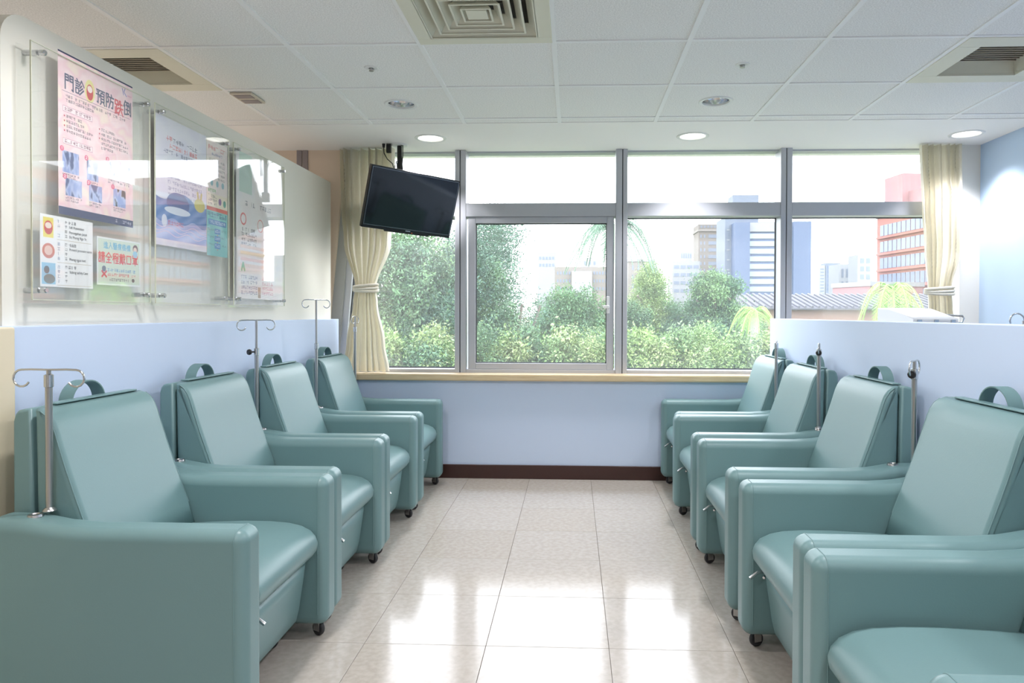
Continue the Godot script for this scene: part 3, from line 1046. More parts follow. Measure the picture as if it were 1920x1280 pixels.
	b.tube([Vector3(0.10, -0.10, 0.02), Vector3(0.088, -0.14, 0.02), Vector3(0.094, -0.175, 0.02), Vector3(0.104, -0.15, 0.022), Vector3(0.100, -0.105, 0.02), Vector3(0.118, -0.085, 0.014)], 0.0028, 8)
	put(b, "coiled_lead", M.black_plastic, cb)


# ------------------------------------------------------------------ curtains
# rows of (height, left x, right x)
func curtain(label: String, rows: Array, z: float, folds: float, sd: int, tie_y: float) -> void:
	var t := thing("curtain", label, "curtain", Vector3((rows[-1][1] + rows[-1][2]) / 2, rows[-1][0], z))
	var o := t.position
	var rg := RandomNumberGenerator.new()
	rg.seed = sd
	var ph := []
	for i in 8: ph.append(rg.randf() * TAU)
	var nu := 96
	var nv := 60
	var P := []
	for j in nv + 1:
		var f: float = float(j) / nv
		var y: float = lerpf(rows[0][0], rows[-1][0], f)
		var k := 0
		while k < rows.size() - 2 and rows[k + 1][0] > y: k += 1
		var g := clampf((rows[k][0] - y) / (rows[k][0] - rows[k + 1][0]), 0, 1)
		g = g * g * (3 - 2 * g)
		var x0: float = lerpf(rows[k][1], rows[k + 1][1], g)
		var x1: float = lerpf(rows[k][2], rows[k + 1][2], g)
		var amp: float = 0.034 * clampf((x1 - x0) / 0.34, 0.45, 1.1)
		var line := []
		for i in nu + 1:
			var u := float(i) / nu
			var a: float = TAU * folds * u + ph[0] + 0.9 * sin(TAU * u * 1.7 + ph[1]) + 0.35 * sin(y * 2.2 + u * 9 + ph[2])
			var zz: float = amp * (sin(a) + 0.32 * sin(2.3 * a + ph[3] + y * 0.8))
			var xx: float = lerpf(x0, x1, u) + 0.35 * amp * cos(a) * sin(PI * u)
			line.append(Vector3(xx, y + 0.008 * sin(a) * f, z + zz) - o)
		P.append(line)
	var N := []
	for j in nv + 1:
		var line := []
		for i in nu + 1:
			var du: Vector3 = P[j][min(i + 1, nu)] - P[j][max(i - 1, 0)]
			var dv: Vector3 = P[min(j + 1, nv)][i] - P[max(j - 1, 0)][i]
			line.append(dv.cross(du).normalized())
		N.append(line)
	var b := MB.new()
	for j in nv:
		for i in nu:
			b.quadn(P[j][i], P[j][i + 1], P[j + 1][i + 1], P[j + 1][i], N[j][i], N[j][i + 1], N[j + 1][i + 1], N[j + 1][i])
	put(b, "cloth", M.curtain, t)
	# tie band of gathered cloth
	var k2 := 0
	for q in rows.size():
		if abs(rows[q][0] - tie_y) < 0.02: k2 = q
	var cx: float = (rows[k2][1] + rows[k2][2]) / 2
	var rx: float = (rows[k2][2] - rows[k2][1]) / 2 + 0.012
	b = MB.new()
	for band in 3:
		var pts := []
		for i in 33:
			var a := TAU * i / 32
			pts.append(Vector3(cx + rx * cos(a), tie_y + 0.018 - 0.018 * band + 0.008 * cos(a + band), z + 0.045 * sin(a)) - o)
		b.tube(pts, 0.011, 8, false)
	put(b, "tie_band", M.curtain, t)

func curtains() -> void:
	curtain("cream curtain tied back between the poster wall and the television", [[2.445, -1.735, -1.325], [2.0, -1.72, -1.335], [1.75, -1.70, -1.36], [1.41, -1.62, -1.468], [1.30, -1.635, -1.455], [1.0, -1.685, -1.40], [0.792, -1.715, -1.365]], -5.115, 7.0, 5, 1.41)
	curtain("cream curtain tied back beside the blue end wall", [[2.445, 2.49, 2.785], [2.0, 2.51, 2.795], [1.7, 2.53, 2.79], [1.395, 2.555, 2.725], [1.28, 2.56, 2.735], [1.0, 2.55, 2.80], [0.792, 2.54, 2.84]], -5.115, 6.0, 8, 1.395)


# ------------------------------------------------------------------ posters
const GLYPH := {
	"men": [[10,5,10,96],[10,5,42,5,42,40,10,40],[10,22,42,22],[58,40,58,5,90,5,90,96,78,90],[58,22,90,22],[58,40,90,40]],
	"zhen": [[20,2,28,10],[5,18,45,18],[10,32,40,32],[10,46,40,46],[10,60,40,60,40,92,10,92,10,60],[70,4,48,40],[70,4,97,38],[72,36,52,54],[82,50,50,74],[92,62,50,97]],
	"yu": [[8,8,42,8,24,28],[14,18,30,32],[5,38,46,38,40,52],[25,38,25,92,14,87],[50,8,98,8],[74,8,68,22],[56,22,92,22,92,76,56,76,56,22],[56,40,92,40],[56,58,92,58],[66,78,50,97],[82,78,98,97]],
	"fang": [[10,97,10,5,36,5,26,30,38,48,30,62,20,60],[68,3,73,14],[42,22,98,22],[62,22,60,50,40,97],[62,48,90,48,86,92,72,92]],
	"die": [[8,8,38,8,38,34,8,34,8,8],[24,34,24,88],[24,60,40,60],[10,54,10,92],[5,94,42,84],[58,6,48,36],[54,26,92,26],[44,52,98,52],[70,5,70,52,45,97],[72,54,98,97]],
	"dao": [[24,3,5,42],[16,28,16,97],[30,10,70,10],[48,12,34,32,66,30],[60,22,70,38],[50,38,50,88],[34,60,66,60],[28,94,70,84],[78,15,78,72],[94,4,94,95,84,89]],
	"qing": [[18,2,25,10],[4,18,40,18],[8,32,36,32],[8,46,36,46],[8,60,36,60,36,92,8,92,8,60],[50,10,95,10],[54,22,92,22],[46,36,98,36],[72,3,72,36],[56,97,56,48,90,48,90,96,80,93],[56,62,90,62],[56,76,90,76]],
	"quan": [[50,3,5,45],[50,3,95,45],[28,45,72,45],[28,68,72,68],[10,94,90,94],[50,45,50,94]],
	"cheng": [[38,5,10,14],[5,30,44,30],[25,10,25,97],[25,34,5,66],[26,38,44,58],[54,8,92,8,92,38,54,38,54,8],[50,52,96,52],[52,72,94,72],[46,94,99,94],[73,52,73,94]],
	"dai": [[10,12,55,12],[32,2,32,26],[3,26,97,26],[14,36,52,36,52,62,14,62,14,36],[14,49,52,49],[33,36,33,62],[10,72,56,72],[24,62,24,84],[44,62,44,84],[4,84,60,84],[20,88,8,98],[46,88,58,98],[68,3,76,60,97,95,98,82],[92,42,60,96],[82,8,92,18]],
	"kou": [[15,15,85,15,85,88,15,88,15,15]],
	"zhao": [[10,5,90,5,90,30,10,30,10,5],[36,5,36,30],[63,5,63,30],[50,32,50,46],[50,39,75,39],[25,46,75,46,75,70,25,70,25,46],[25,58,75,58],[5,82,95,82],[50,70,50,99]],
	"jin": [[12,8,20,18],[5,34,20,34,12,54,20,74],[4,92,20,80,50,94,98,94],[50,5,36,34],[44,26,44,82],[64,5,70,16],[44,22,96,22],[44,42,90,42],[44,60,90,60],[44,80,96,80],[68,22,68,80]],
	"ru": [[40,8,54,12,50,40,8,94],[52,36,94,94]],
	"yi": [[5,6,46,6],[8,6,8,44,46,44],[14,20,42,20],[12,32,44,32],[28,12,28,42],[56,6,84,6,84,24,95,26],[56,6,50,26],[54,32,92,32,52,50],[60,34,94,50],[5,56,95,56],[18,66,82,66,82,96,18,96,18,66],[40,56,36,78],[60,56,62,78],[18,82,82,82]],
	"liao": [[50,2,54,10],[20,14,96,14],[22,14,20,60,6,96],[8,30,16,40],[4,62,18,54],[32,28,92,28],[60,20,34,50],[62,26,94,50],[46,46,78,46,78,70,46,70,46,46],[46,58,78,58],[62,70,62,96],[44,78,36,94],[80,78,90,94]],
	"ji": [[4,28,34,28],[18,4,18,97],[18,32,4,64],[20,36,32,52],[46,6,40,20,50,22,40,40],[62,6,68,60,92,96],[78,6,72,20,84,22,74,40],[38,52,97,52],[48,52,40,92],[48,68,60,84],[90,62,62,94]],
	"gou": [[4,28,34,28],[18,4,18,97],[18,32,4,64],[20,36,32,52],[42,14,96,14],[56,4,56,34],[80,4,80,34],[42,26,96,26],[38,38,98,38],[48,98,48,50,90,50,90,97,82,94],[48,66,90,66],[69,38,69,82],[38,82,98,82]],
	"one": [[40,20,55,8,55,92]],
	"two": [[20,26,34,10,66,10,80,28,70,50,18,92,84,92]],
	"three": [[20,16,50,8,78,24,52,48,80,68,54,92,18,84]],
}

func stroke(im: Image, a: Vector2, b: Vector2, w: float, c: Color) -> void:
	var lo := Vector2(min(a.x, b.x), min(a.y, b.y)) - Vector2.ONE * (w + 1)
	var hi := Vector2(max(a.x, b.x), max(a.y, b.y)) + Vector2.ONE * (w + 1)
	for y in range(max(0, int(lo.y)), min(im.get_height(), int(hi.y) + 1)):
		for x in range(max(0, int(lo.x)), min(im.get_width(), int(hi.x) + 1)):
			var d := Geometry2D.get_closest_point_to_segment(Vector2(x, y), a, b).distance_to(Vector2(x, y))
			var k := clampf(w - d + 0.5, 0, 1)
			if k > 0: im.set_pixel(x, y, im.get_pixel(x, y).lerp(c, k * c.a))

func glyph(im: Image, g: String, x: float, y: float, s: float, w: float, c: Color, sy := 1.0) -> void:
	for line in GLYPH[g]:
		for i in range(0, line.size() - 2, 2):
			stroke(im, Vector2(x + line[i] * s / 100.0, y + line[i + 1] * s * sy / 100.0), Vector2(x + line[i + 2] * s / 100.0, y + line[i + 3] * s * sy / 100.0), w, c)

func disc(im: Image, c: Vector2, rx: float, ry: float, col: Color) -> void:
	for y in range(max(0, int(c.y - ry)), min(im.get_height(), int(c.y + ry) + 1)):
		for x in range(max(0, int(c.x - rx)), min(im.get_width(), int(c.x + rx) + 1)):
			if pow((x - c.x) / rx, 2) + pow((y - c.y) / ry, 2) <= 1.0: im.set_pixel(x, y, im.get_pixel(x, y).lerp(Color(col, 1), col.a))

# a line of small print too fine to read in the photograph: blurred character blocks
func fine_print(im: Image, rg: RandomNumberGenerator, x: float, y: float, w: float, h: float, c: Color) -> void:
	var p := x
	while p < x + w - h * 0.6:
		if rg.randf() > 0.07:
			var s := h * 0.86
			for k in 4:
				if rg.randf() > 0.5:
					stroke(im, Vector2(p + 1, y + s * (0.1 + 0.27 * k)), Vector2(p + s - 1, y + s * (0.1 + 0.27 * k)), h * 0.055, c)
			for k in 2:
				if rg.randf() > 0.3:
					var q := p + s * rg.randf_range(0.1, 0.9)
					stroke(im, Vector2(q, y + 1), Vector2(q + rg.randf_range(-0.2, 0.2) * s, y + s), h * 0.055, c)
		p += h

func pastel(im: Image, sd: int, cols: Array, freq: float) -> void:
	var f := FastNoiseLite.new()
	f.seed = sd
	f.frequency = freq
	f.fractal_octaves = 2
	for y in im.get_height():
		for x in im.get_width():
			var k := clampf(f.get_noise_2d(x, y) * 0.9 + 0.5, 0, 0.999) * (cols.size() - 1)
			im.set_pixel(x, y, cols[int(k)].lerp(cols[int(k) + 1], k - int(k)))

func photo(im: Image, sd: int, x: int, y: int, w: int, h: int, a: Color, b: Color, c: Color) -> void:
	var f := FastNoiseLite.new()
	f.seed = sd
	f.frequency = 0.009
	f.fractal_octaves = 2
	for j in h:
		for i in w:
			var k := f.get_noise_2d(i * 1.6, j * 0.7) + 0.2 * f.get_noise_2d(i * 3, j * 2)
			im.set_pixel(x + i, y + j, a.lerp(b, clampf(k * 1.6 + 0.5, 0, 1)).lerp(c, clampf((k - 0.15) * 4, 0, 1)))

func poster_fall() -> Image:
	var im := Image.create(640, 896, false, Image.FORMAT_RGB8)
	var rg := RandomNumberGenerator.new()
	rg.seed = 21
	pastel(im, 4, [rgb(246, 214, 216), rgb(248, 226, 226), rgb(243, 206, 212), rgb(246, 228, 214)], 0.006)
	for k in 9:
		var c := Vector2(rg.randf_range(40, 600), rg.randf_range(20, 300))
		for q in 40: stroke(im, c + Vector2(34, 0).rotated(q * 0.157), c + Vector2(34, 0).rotated(q * 0.157 + 0.157), 2.4, Color(1, 0.9, 0.86, 0.5))
	im.fill_rect(Rect2i(0, 0, 640, 9), rgb(58, 64, 92))
	var navy := rgb(48, 54, 96)
	glyph(im, "men", 46, 112, 76, 4.6, navy, 1.15)
	glyph(im, "zhen", 128, 112, 76, 4.2, navy, 1.15)
	disc(im, Vector2(250, 152), 42, 66, rgb(232, 232, 130, 0.75))
	disc(im, Vector2(250, 158), 28, 46, rgb(206, 52, 62))
	disc(im, Vector2(250, 140), 21, 20, rgb(246, 232, 222))
	glyph(im, "yu", 300, 112, 78, 4.2, navy, 1.15)
	glyph(im, "fang", 384, 112, 76, 4.6, navy, 1.15)
	glyph(im, "die", 466, 122, 80, 4.6, rgb(214, 50, 66), 1.2)
	glyph(im, "dao", 550, 106, 76, 4.6, navy, 1.2)
	stroke(im, Vector2(30, 212), Vector2(610, 212), 1.2, rgb(120, 90, 120))
	var ink := rgb(96, 78, 88)
	stroke(im, Vector2(540, 40), Vector2(552, 76), 3.0, rgb(110, 110, 190))
	stroke(im, Vector2(566, 36), Vector2(556, 58), 3.0, rgb(110, 110, 190))
	stroke(im, Vector2(556, 58), Vector2(580, 78), 3.0, rgb(110, 110, 190))
	fine_print(im, rg, 590, 66, 40, 10, rgb(200, 90, 140))
	fine_print(im, rg, 56, 226, 520, 19, ink)
	fine_print(im, rg, 56, 250, 230, 19, ink)
	for hd in [[34, 292], [34, 470]]:
		im.fill_rect(Rect2i(hd[0], hd[1], 236, 34), rgb(206, 160, 178))
		im.fill_rect(Rect2i(hd[0] + 3, hd[1] + 3, 230, 27), rgb(247, 232, 232))
		fine_print(im, rg, hd[0] + 14, hd[1] + 6, 214, 21, rgb(120, 60, 84))
	for k in 4:
		disc(im, Vector2(46, 348 + 27 * k), 5, 5, rgb(190, 60, 80))
		fine_print(im, rg, 60, 339 + 27 * k, [130, 150, 220, 210][k], 18, ink)
	for k in 5:
		if k < 3: disc(im, Vector2(330, 348 + 27 * k), 5, 5, rgb(190, 60, 80))
		fine_print(im, rg, 344, 339 + 27 * k, [120, 230, 262, 250, 110][k], 18, ink)
	var pics := [[30, 540, 128, 120], [222, 552, 96, 116], [404, 520, 100, 100], [514, 520, 108, 92], [52, 690, 128, 96], [240, 690, 110, 96], [452, 676, 116, 108]]
	for k in pics.size():
		var p: Array = pics[k]
		photo(im, 60 + k, p[0], p[1], p[2], p[3], rgb(150, 166, 214), rgb(206, 214, 238), rgb(84, 96, 140) if k != 6 else rgb(50, 54, 60))
		disc(im, Vector2(p[0] - 4, p[1] - 8), 15, 15, rgb(226, 96, 134))
		glyph(im, ["one", "two", "three"][k % 3], p[0] - 12, p[1] - 17, 16, 1.4, Color.WHITE)
		fine_print(im, rg, p[0], p[1] + p[3] + 5, p[2], 13, ink)
		fine_print(im, rg, p[0], p[1] + p[3] + 20, p[2] * 0.8, 13, ink)
	im.fill_rect(Rect2i(0, 852, 640, 44), rgb(60, 66, 110))
	fine_print(im, rg, 470, 862, 150, 22, rgb(220, 214, 232))
	return im

func poster_mask() -> Image:
	var im := Image.create(416, 290, false, Image.FORMAT_RGB8)
	var rg := RandomNumberGenerator.new()
	rg.seed = 31
	im.fill(rgb(238, 240, 236))
	im.fill_rect(Rect2i(10, 10, 396, 270), rgb(214, 226, 206))
	var k := 0
	for g in ["jin", "ru", "yi", "liao", "ji", "gou"]:
		glyph(im, g, 60 + 43 * k, 26, 38, 2.6, rgb(112, 178, 204), 1.1)
		k += 1
	k = 0
	for g in ["qing", "quan", "cheng", "dai", "kou", "zhao"]:
		glyph(im, g, 12 + 64 * k, 88, 58, 3.6, rgb(220, 66, 74), 1.15)
		k += 1
	disc(im, Vector2(364, 46), 26, 26, rgb(112, 60, 62))
	disc(im, Vector2(362, 54), 18, 18, rgb(244, 214, 196))
	disc(im, Vector2(362, 82), 24, 22, rgb(150, 206, 232))
	disc(im, Vector2(62, 190), 18, 18, rgb(92, 92, 110))
	stroke(im, Vector2(44, 206), Vector2(82, 238), 6, rgb(206, 48, 56))
	stroke(im, Vector2(82, 206), Vector2(44, 238), 6, rgb(206, 48, 56))
	fine_print(im, rg, 92, 186, 280, 21, rgb(90, 140, 190))
	fine_print(im, rg, 92, 214, 280, 21, rgb(206, 96, 96))
	fine_print(im, rg, 110, 246, 190, 19, rgb(80, 90, 96))
	disc(im, Vector2(340, 252), 14, 12, rgb(70, 66, 72))
	return im

func poster_care() -> Image:
	var im := Image.create(416, 416, false, Image.FORMAT_RGB8)
	var rg := RandomNumberGenerator.new()
	rg.seed = 41
	im.fill(rgb(244, 244, 243))
	im.fill_rect(Rect2i(22, 16, 76, 116), rgb(240, 222, 96))
	disc(im, Vector2(60, 74), 32, 40, rgb(206, 70, 66))
	disc(im, Vector2(60, 62), 24, 18, rgb(246, 234, 222))
	disc(im, Vector2(60, 208), 46, 44, rgb(206, 120, 104))
	disc(im, Vector2(60, 206), 30, 28, rgb(236, 206, 196))
	im.fill_rect(Rect2i(10, 278, 102, 124), rgb(150, 200, 226))
	disc(im, Vector2(46, 318), 20, 22, rgb(96, 100, 104))
	disc(im, Vector2(66, 370), 42, 28, rgb(122, 126, 122))
	for k in 3:
		var y := 10 + 134 * k
		stroke(im, Vector2(126, y + 126), Vector2(400, y + 126), 1.0, rgb(176, 160, 130))
		for q in 4:
			fine_print(im, rg, 128, y + 8 + 28 * q, 28, 22, rgb(140, 150, 170))
			fine_print(im, rg, 186, y + 8 + 28 * q, 22, 20, rgb(96, 96, 100))
		fine_print(im, rg, 214, y + 8, 70, 21, rgb(84, 84, 88))
	return im

func poster_sea() -> Image:
	var im := Image.create(512, 704, false, Image.FORMAT_RGB8)
	var rg := RandomNumberGenerator.new()
	rg.seed = 51
	pastel(im, 9, [rgb(232, 230, 244), rgb(240, 240, 248), rgb(228, 228, 244)], 0.004)
	fine_print(im, rg, 96, 96, 60, 30, rgb(214, 80, 92))
	fine_print(im, rg, 160, 100, 250, 28, rgb(84, 84, 120))
	fine_print(im, rg, 130, 136, 280, 28, rgb(222, 90, 96))
	fine_print(im, rg, 70, 172, 330, 24, rgb(110, 110, 150))
	for k in 5: fine_print(im, rg, 110, 270 + 34 * k, 350, 22, rgb(150, 150, 184))
	for x in 512:
		var y0 := int(424 + 26 * sin(x * 0.016 + 0.6))
		for y in range(y0, 600):
			im.set_pixel(x, y, rgb(72, 124, 190).lerp(rgb(122, 152, 208), clampf(0.5 + 0.5 * sin(x * 0.05 + y * 0.09), 0, 1)))
		for y in range(int(560 + 14 * sin(x * 0.03)), 668):
			im.set_pixel(x, y, rgb(160, 172, 222).lerp(rgb(206, 208, 240), clampf(0.5 + 0.5 * sin(x * 0.022 + y * 0.06), 0, 1)))
	disc(im, Vector2(210, 458), 112, 62, rgb(66, 88, 158))
	disc(im, Vector2(205, 500), 128, 22, rgb(226, 232, 244))
	disc(im, Vector2(434, 432), 58, 40, rgb(216, 202, 96))
	stroke(im, Vector2(418, 404), Vector2(412, 360), 9, rgb(204, 190, 92))
	stroke(im, Vector2(446, 404), Vector2(454, 364), 9, rgb(204, 190, 92))
	for k in 3:
		for x in 511:
			stroke(im, Vector2(x, 590 + 22 * k + 12 * sin(x * 0.03 + k)), Vector2(x + 1, 590 + 22 * k + 12 * sin((x + 1) * 0.03 + k)), 2.0, rgb(236, 206, 224))
	disc(im, Vector2(76, 566), 26, 34, rgb(230, 232, 246))
	fine_print(im, rg, 110, 560, 150, 26, rgb(206, 96, 140))
	return im

func poster_teal() -> Image:
	var im := Image.create(256, 720, false, Image.FORMAT_RGB8)
	var rg := RandomNumberGenerator.new()
	rg.seed = 61
	pastel(im, 12, [rgb(248, 230, 226), rgb(250, 240, 232), rgb(244, 226, 224)], 0.008)
	fine_print(im, rg, 20, 30, 216, 30, rgb(222, 110, 110))
	fine_print(im, rg, 60, 70, 140, 22, rgb(130, 130, 170))
	for k in 5: fine_print(im, rg, 26, 110 + 28 * k, 200, 18, rgb(150, 140, 140))
	for k in 3: disc(im, Vector2(60 + 68 * k, 262), 16, 20, rgb(140, 186, 196))
	fine_print(im, rg, 14, 300, 90, 24, rgb(96, 170, 90))
	im.fill_rect(Rect2i(0, 330, 256, 84), rgb(248, 238, 214))
	for k in 3: fine_print(im, rg, 14, 338 + 24 * k, 110, 18, rgb(120, 110, 100))
	disc(im, Vector2(160, 370), 18, 22, rgb(150, 110, 160))
	disc(im, Vector2(218, 376), 18, 22, rgb(90, 170, 150))
	im.fill_rect(Rect2i(0, 414, 256, 24), rgb(226, 102, 84))
	im.fill_rect(Rect2i(0, 438, 256, 282), rgb(126, 204, 202))
	fine_print(im, rg, 8, 446, 240, 36, rgb(40, 90, 130))
	im.fill_rect(Rect2i(18, 492, 220, 34), rgb(58, 130, 190))
	fine_print(im, rg, 28, 498, 200, 22, rgb(230, 240, 248))
	for k in 3:
		im.fill_rect(Rect2i(92, 546 + 46 * k, 72, 34), rgb(64, 134, 196))
		fine_print(im, rg, 98, 552 + 46 * k, 60, 20, rgb(230, 240, 248))
		fine_print(im, rg, 10, 548 + 46 * k, 70, 15, rgb(70, 120, 130))
		fine_print(im, rg, 178, 548 + 46 * k, 66, 15, rgb(70, 120, 130))
		disc(im, Vector2(128, 586 + 46 * k), 6, 4, rgb(226, 120, 110))
	return im

func poster_notes() -> Image:
	var im := Image.create(512, 700, false, Image.FORMAT_RGB8)
	var rg := RandomNumberGenerator.new()
	rg.seed = 71
	pastel(im, 15, [rgb(244, 242, 244), rgb(250, 246, 242), rgb(246, 238, 236)], 0.006)
	im.fill_rect(Rect2i(30, 0, 130, 190), rgb(206, 228, 216))
	fine_print(im, rg, 90, 226, 300, 26, rgb(120, 120, 126))
	for q in 28: stroke(im, Vector2(70, 316) + Vector2(26, 0).rotated(q * 0.22), Vector2(70, 316) + Vector2(26, 0).rotated(q * 0.22 + 0.22), 4, rgb(222, 100, 96))
	for k in 4: fine_print(im, rg, 50, 356 + 24 * k, 160, 20, rgb(90, 90, 96))
	for q in 28: stroke(im, Vector2(250, 330) + Vector2(30, 0).rotated(q * 0.22), Vector2(250, 330) + Vector2(30, 0).rotated(q * 0.22 + 0.22), 2.5, rgb(236, 150, 140))
	for k in 4:
		im.fill_rect(Rect2i(40, 440 + 30 * k, 330, 16), [rgb(246, 214, 196), rgb(248, 234, 200), rgb(246, 206, 198), rgb(250, 222, 206)][k])
	stroke(im, Vector2(52, 560), Vector2(66, 530), 8, rgb(96, 176, 110))
	stroke(im, Vector2(66, 530), Vector2(80, 560), 8, rgb(96, 176, 110))
	for k in 4:
		fine_print(im, rg, 46, 586 + 25 * k, 170, 19, rgb(110, 110, 140))
		fine_print(im, rg, 270, 586 + 25 * k, 130, 18, rgb(206, 120, 140))
	im.fill_rect(Rect2i(222, 640, 30, 54), rgb(176, 140, 96))
	return im

# sheet hanging in the plane x, its reading direction along -z
func sheet(called: String, label: String, z0: float, z1: float, y0: float, y1: float, x: float, im: Image) -> MeshInstance3D:
	var m := mat(called + "_print", Color.WHITE, 0.45)
	m.albedo_texture = ImageTexture.create_from_image(im)
	var paper := MB.new()
	var th := 0.0012
	var a := Vector3(x, y1, z0); var b := Vector3(x, y1, z1); var c := Vector3(x, y0, z1); var d := Vector3(x, y0, z0)
	paper.quad(a, b, c, d, Vector3.RIGHT)
	var o := Vector3(-th, 0, 0)
	for e in [[a, b, Vector3.UP], [b, c, Vector3.FORWARD], [c, d, Vector3.DOWN], [d, a, Vector3.BACK]]:
		var p: Vector3 = e[0]; var q: Vector3 = e[1]; var nn: Vector3 = e[2]
		paper.tri(p, q, q + o, nn, nn, nn, Vector2(0.01, 0.5), Vector2(0.01, 0.5), Vector2(0.01, 0.5))
		paper.tri(p, q + o, p + o, nn, nn, nn, Vector2(0.01, 0.5), Vector2(0.01, 0.5), Vector2(0.01, 0.5))
	var nn2 := Vector3.LEFT
	paper.tri(a + o, b + o, c + o, nn2, nn2, nn2, Vector2(0.01, 0.5), Vector2(0.01, 0.5), Vector2(0.01, 0.5))
	paper.tri(a + o, c + o, d + o, nn2, nn2, nn2, Vector2(0.01, 0.5), Vector2(0.01, 0.5), Vector2(0.01, 0.5))
	return single(paper, called, m, label, "poster", "posters in the acrylic frames")

func posters() -> void:
	var xf := -1.760
	var names := ["nearest the cream post", "between the other two frames", "nearest the window"]
	var zs := [[-2.185, -2.817], [-2.853, -3.478], [-3.528, -4.158]]
	for i in 3:
		var z0: float = zs[i][0]; var z1: float = zs[i][1]
		var t := thing("poster_frame", "clear acrylic poster frame on chrome standoffs, %s" % names[i], "poster frame", Vector3(X_CREAM, 1.268, (z0 + z1) / 2), 0.0, "acrylic poster frames on the cream wall")
		var o := t.position
		for s in [[xf, "front_sheet", 0.0], [X_CREAM + 0.012, "back_sheet", 0.012]]:
			var b := MB.new()
			b.rbox(Vector3(s[0] + 0.0025, 1.686 - s[2], (z0 + z1) / 2 + s[2]) - o, Vector3(0.005, 0.84, z0 - z1), 0.0008, 1)
			var sh := put(b, s[1], M.acrylic, t)
			if s[2] > 0.0: continue
			for q in [[z0 - 0.0008, z0 + 0.0012, 1.266, 2.106], [z1 - 0.0012, z1 + 0.0008, 1.266, 2.106], [z1, z0, 2.1052, 2.1072], [z1, z0, 1.2648, 1.2668]]:
				b = MB.new()
				b.box(Vector3(s[0], q[2] - s[2], q[0] + s[2]) - o, Vector3(s[0] + 0.005, q[3] - s[2], q[1] + s[2]) - o)
				put(b, "polished_edge", M.acrylic_edge, sh)
		for cz in [z0 - 0.036, z1 + 0.036]:
			for cy in [1.297, 2.078]:
				var b := MB.new()
				var ax := Basis(Vector3.BACK, -PI / 2)
				b.lathe(Vector3(X_CREAM, cy, cz) - o, [Vector2(0.0, 0.0), Vector2(0.0095, 0.0), Vector2(0.0095, 0.048), Vector2(0.004, 0.049), Vector2(0.004, 0.056), Vector2(0.0095, 0.057), Vector2(0.0095, 0.072), Vector2(0.007, 0.075), Vector2(0.0, 0.075)], 20, ax)
				put(b, "standoff", M.chrome, t)
	var xp := xf - 0.002
	sheet("fall_poster", "pink poster with a dark title line and small photographs", -2.310, -2.712, 1.563, 2.125, xp, poster_fall())
	var care := sheet("care_sheet", "white care sheet with three round pictures below the pink poster", -2.226, -2.478, 1.311, 1.553, xp, poster_care())
	sheet("mask_sheet", "pale green notice with a red line of large characters", -2.500, -2.758, 1.328, 1.508, xp, poster_mask())
	sheet("sea_poster", "lavender poster with a blue sea picture in its lower half", -2.866, -3.271, 1.514, 2.070, xp, poster_sea())
	sheet("teal_poster", "narrow poster, cream above and teal below", -3.274, -3.473, 1.503, 2.064, xp, poster_teal())
	sheet("notes_poster", "pale sheet of notes in the frame nearest the window", -3.566, -4.140, 1.300, 2.080, xp, poster_notes())
	# readable lines on the care sheet
	var f := SystemFont.new()
	f.font_names = PackedStringArray(["Droid Sans"])
	var words := ["Fall Prevention", "Pencegahan Jatuh", "Du Phong Nga Te", "", "Prevent pressure sores", "Phong ngua loet", "", "Tubing safety Care"]
	var ys := [1.521, 1.503, 1.487, 0, 1.443, 1.409, 0, 1.364]
	var ink := mat("print_ink", rgb(84, 84, 88), 0.6)
	for k in words.size():
		if words[k] == "": continue
		var tm := TextMesh.new()
		tm.text = words[k]
		tm.font = f
		tm.font_size = 14
		tm.pixel_size = 0.0008
		tm.depth = 0.0004
		tm.horizontal_alignment = HORIZONTAL_ALIGNMENT_LEFT
		var o := MeshInstance3D.new()
		o.name = "lettering"
		o.mesh = tm
		o.material_override = ink
		care.add_child(o, true)
		o.rotation.y = PI / 2
		o.position = Vector3(xp + 0.0004, ys[k], -2.358)


# ------------------------------------------------------------------ beyond the partition
func machine() -> void:
	var t := thing("treatment_machine", "white treatment machine with a sloping lid, behind the low partition", "machine", Vector3(2.24, 0, -4.62), 0.12)
	var b := MB.new()
	b.rbox(Vector3(0, 0.60, 0), Vector3(0.34, 1.12, 0.36), 0.02, 2)
	put(b, "cabinet", M.machine_grey, t)
	b = MB.new()
	b.extrude(PackedVector2Array([Vector2(0.20, 1.165), Vector2(0.20, 1.20), Vector2(-0.06, 1.262), Vector2(-0.20, 1.268), Vector2(-0.20, 1.165)]), 0.15, 0.008, 2)
	put(b, "lid", M.machine_white, t)
	b = MB.new()
	b.tube([Vector3(0.15, 1.17, 0.10), Vector3(0.24, 1.172, 0.10), Vector3(0.252, 1.20, 0.10), Vector3(0.252, 1.215, 0.09), Vector3(0.15, 1.222, 0.06)], 0.007, 8)
	put(b, "side_rail", M.chrome, t)
	for s in [-0.11, 0.0, 0.11]:
		b = MB.new()
		b.rbox(Vector3(s, 1.18, 0.203), Vector3(0.03, 0.026, 0.01), 0.003, 1)
		put(b, "latch", M.chrome, t)
	for s in [[-1, -1], [1, -1], [1, 1], [-1, 1]]:
		b = MB.new()
		b.lathe(Vector3(s[0] * 0.13, 0.025, s[1] * 0.14), [Vector2(0, 0.012), Vector2(0.025, 0.012), Vector2(0.025, -0.012), Vector2(0, -0.012)], 14, Basis(Vector3.BACK, PI / 2))
		put(b, "wheel", M.rubber, t)


# ------------------------------------------------------------------ outdoors
const GROUND := -5.0

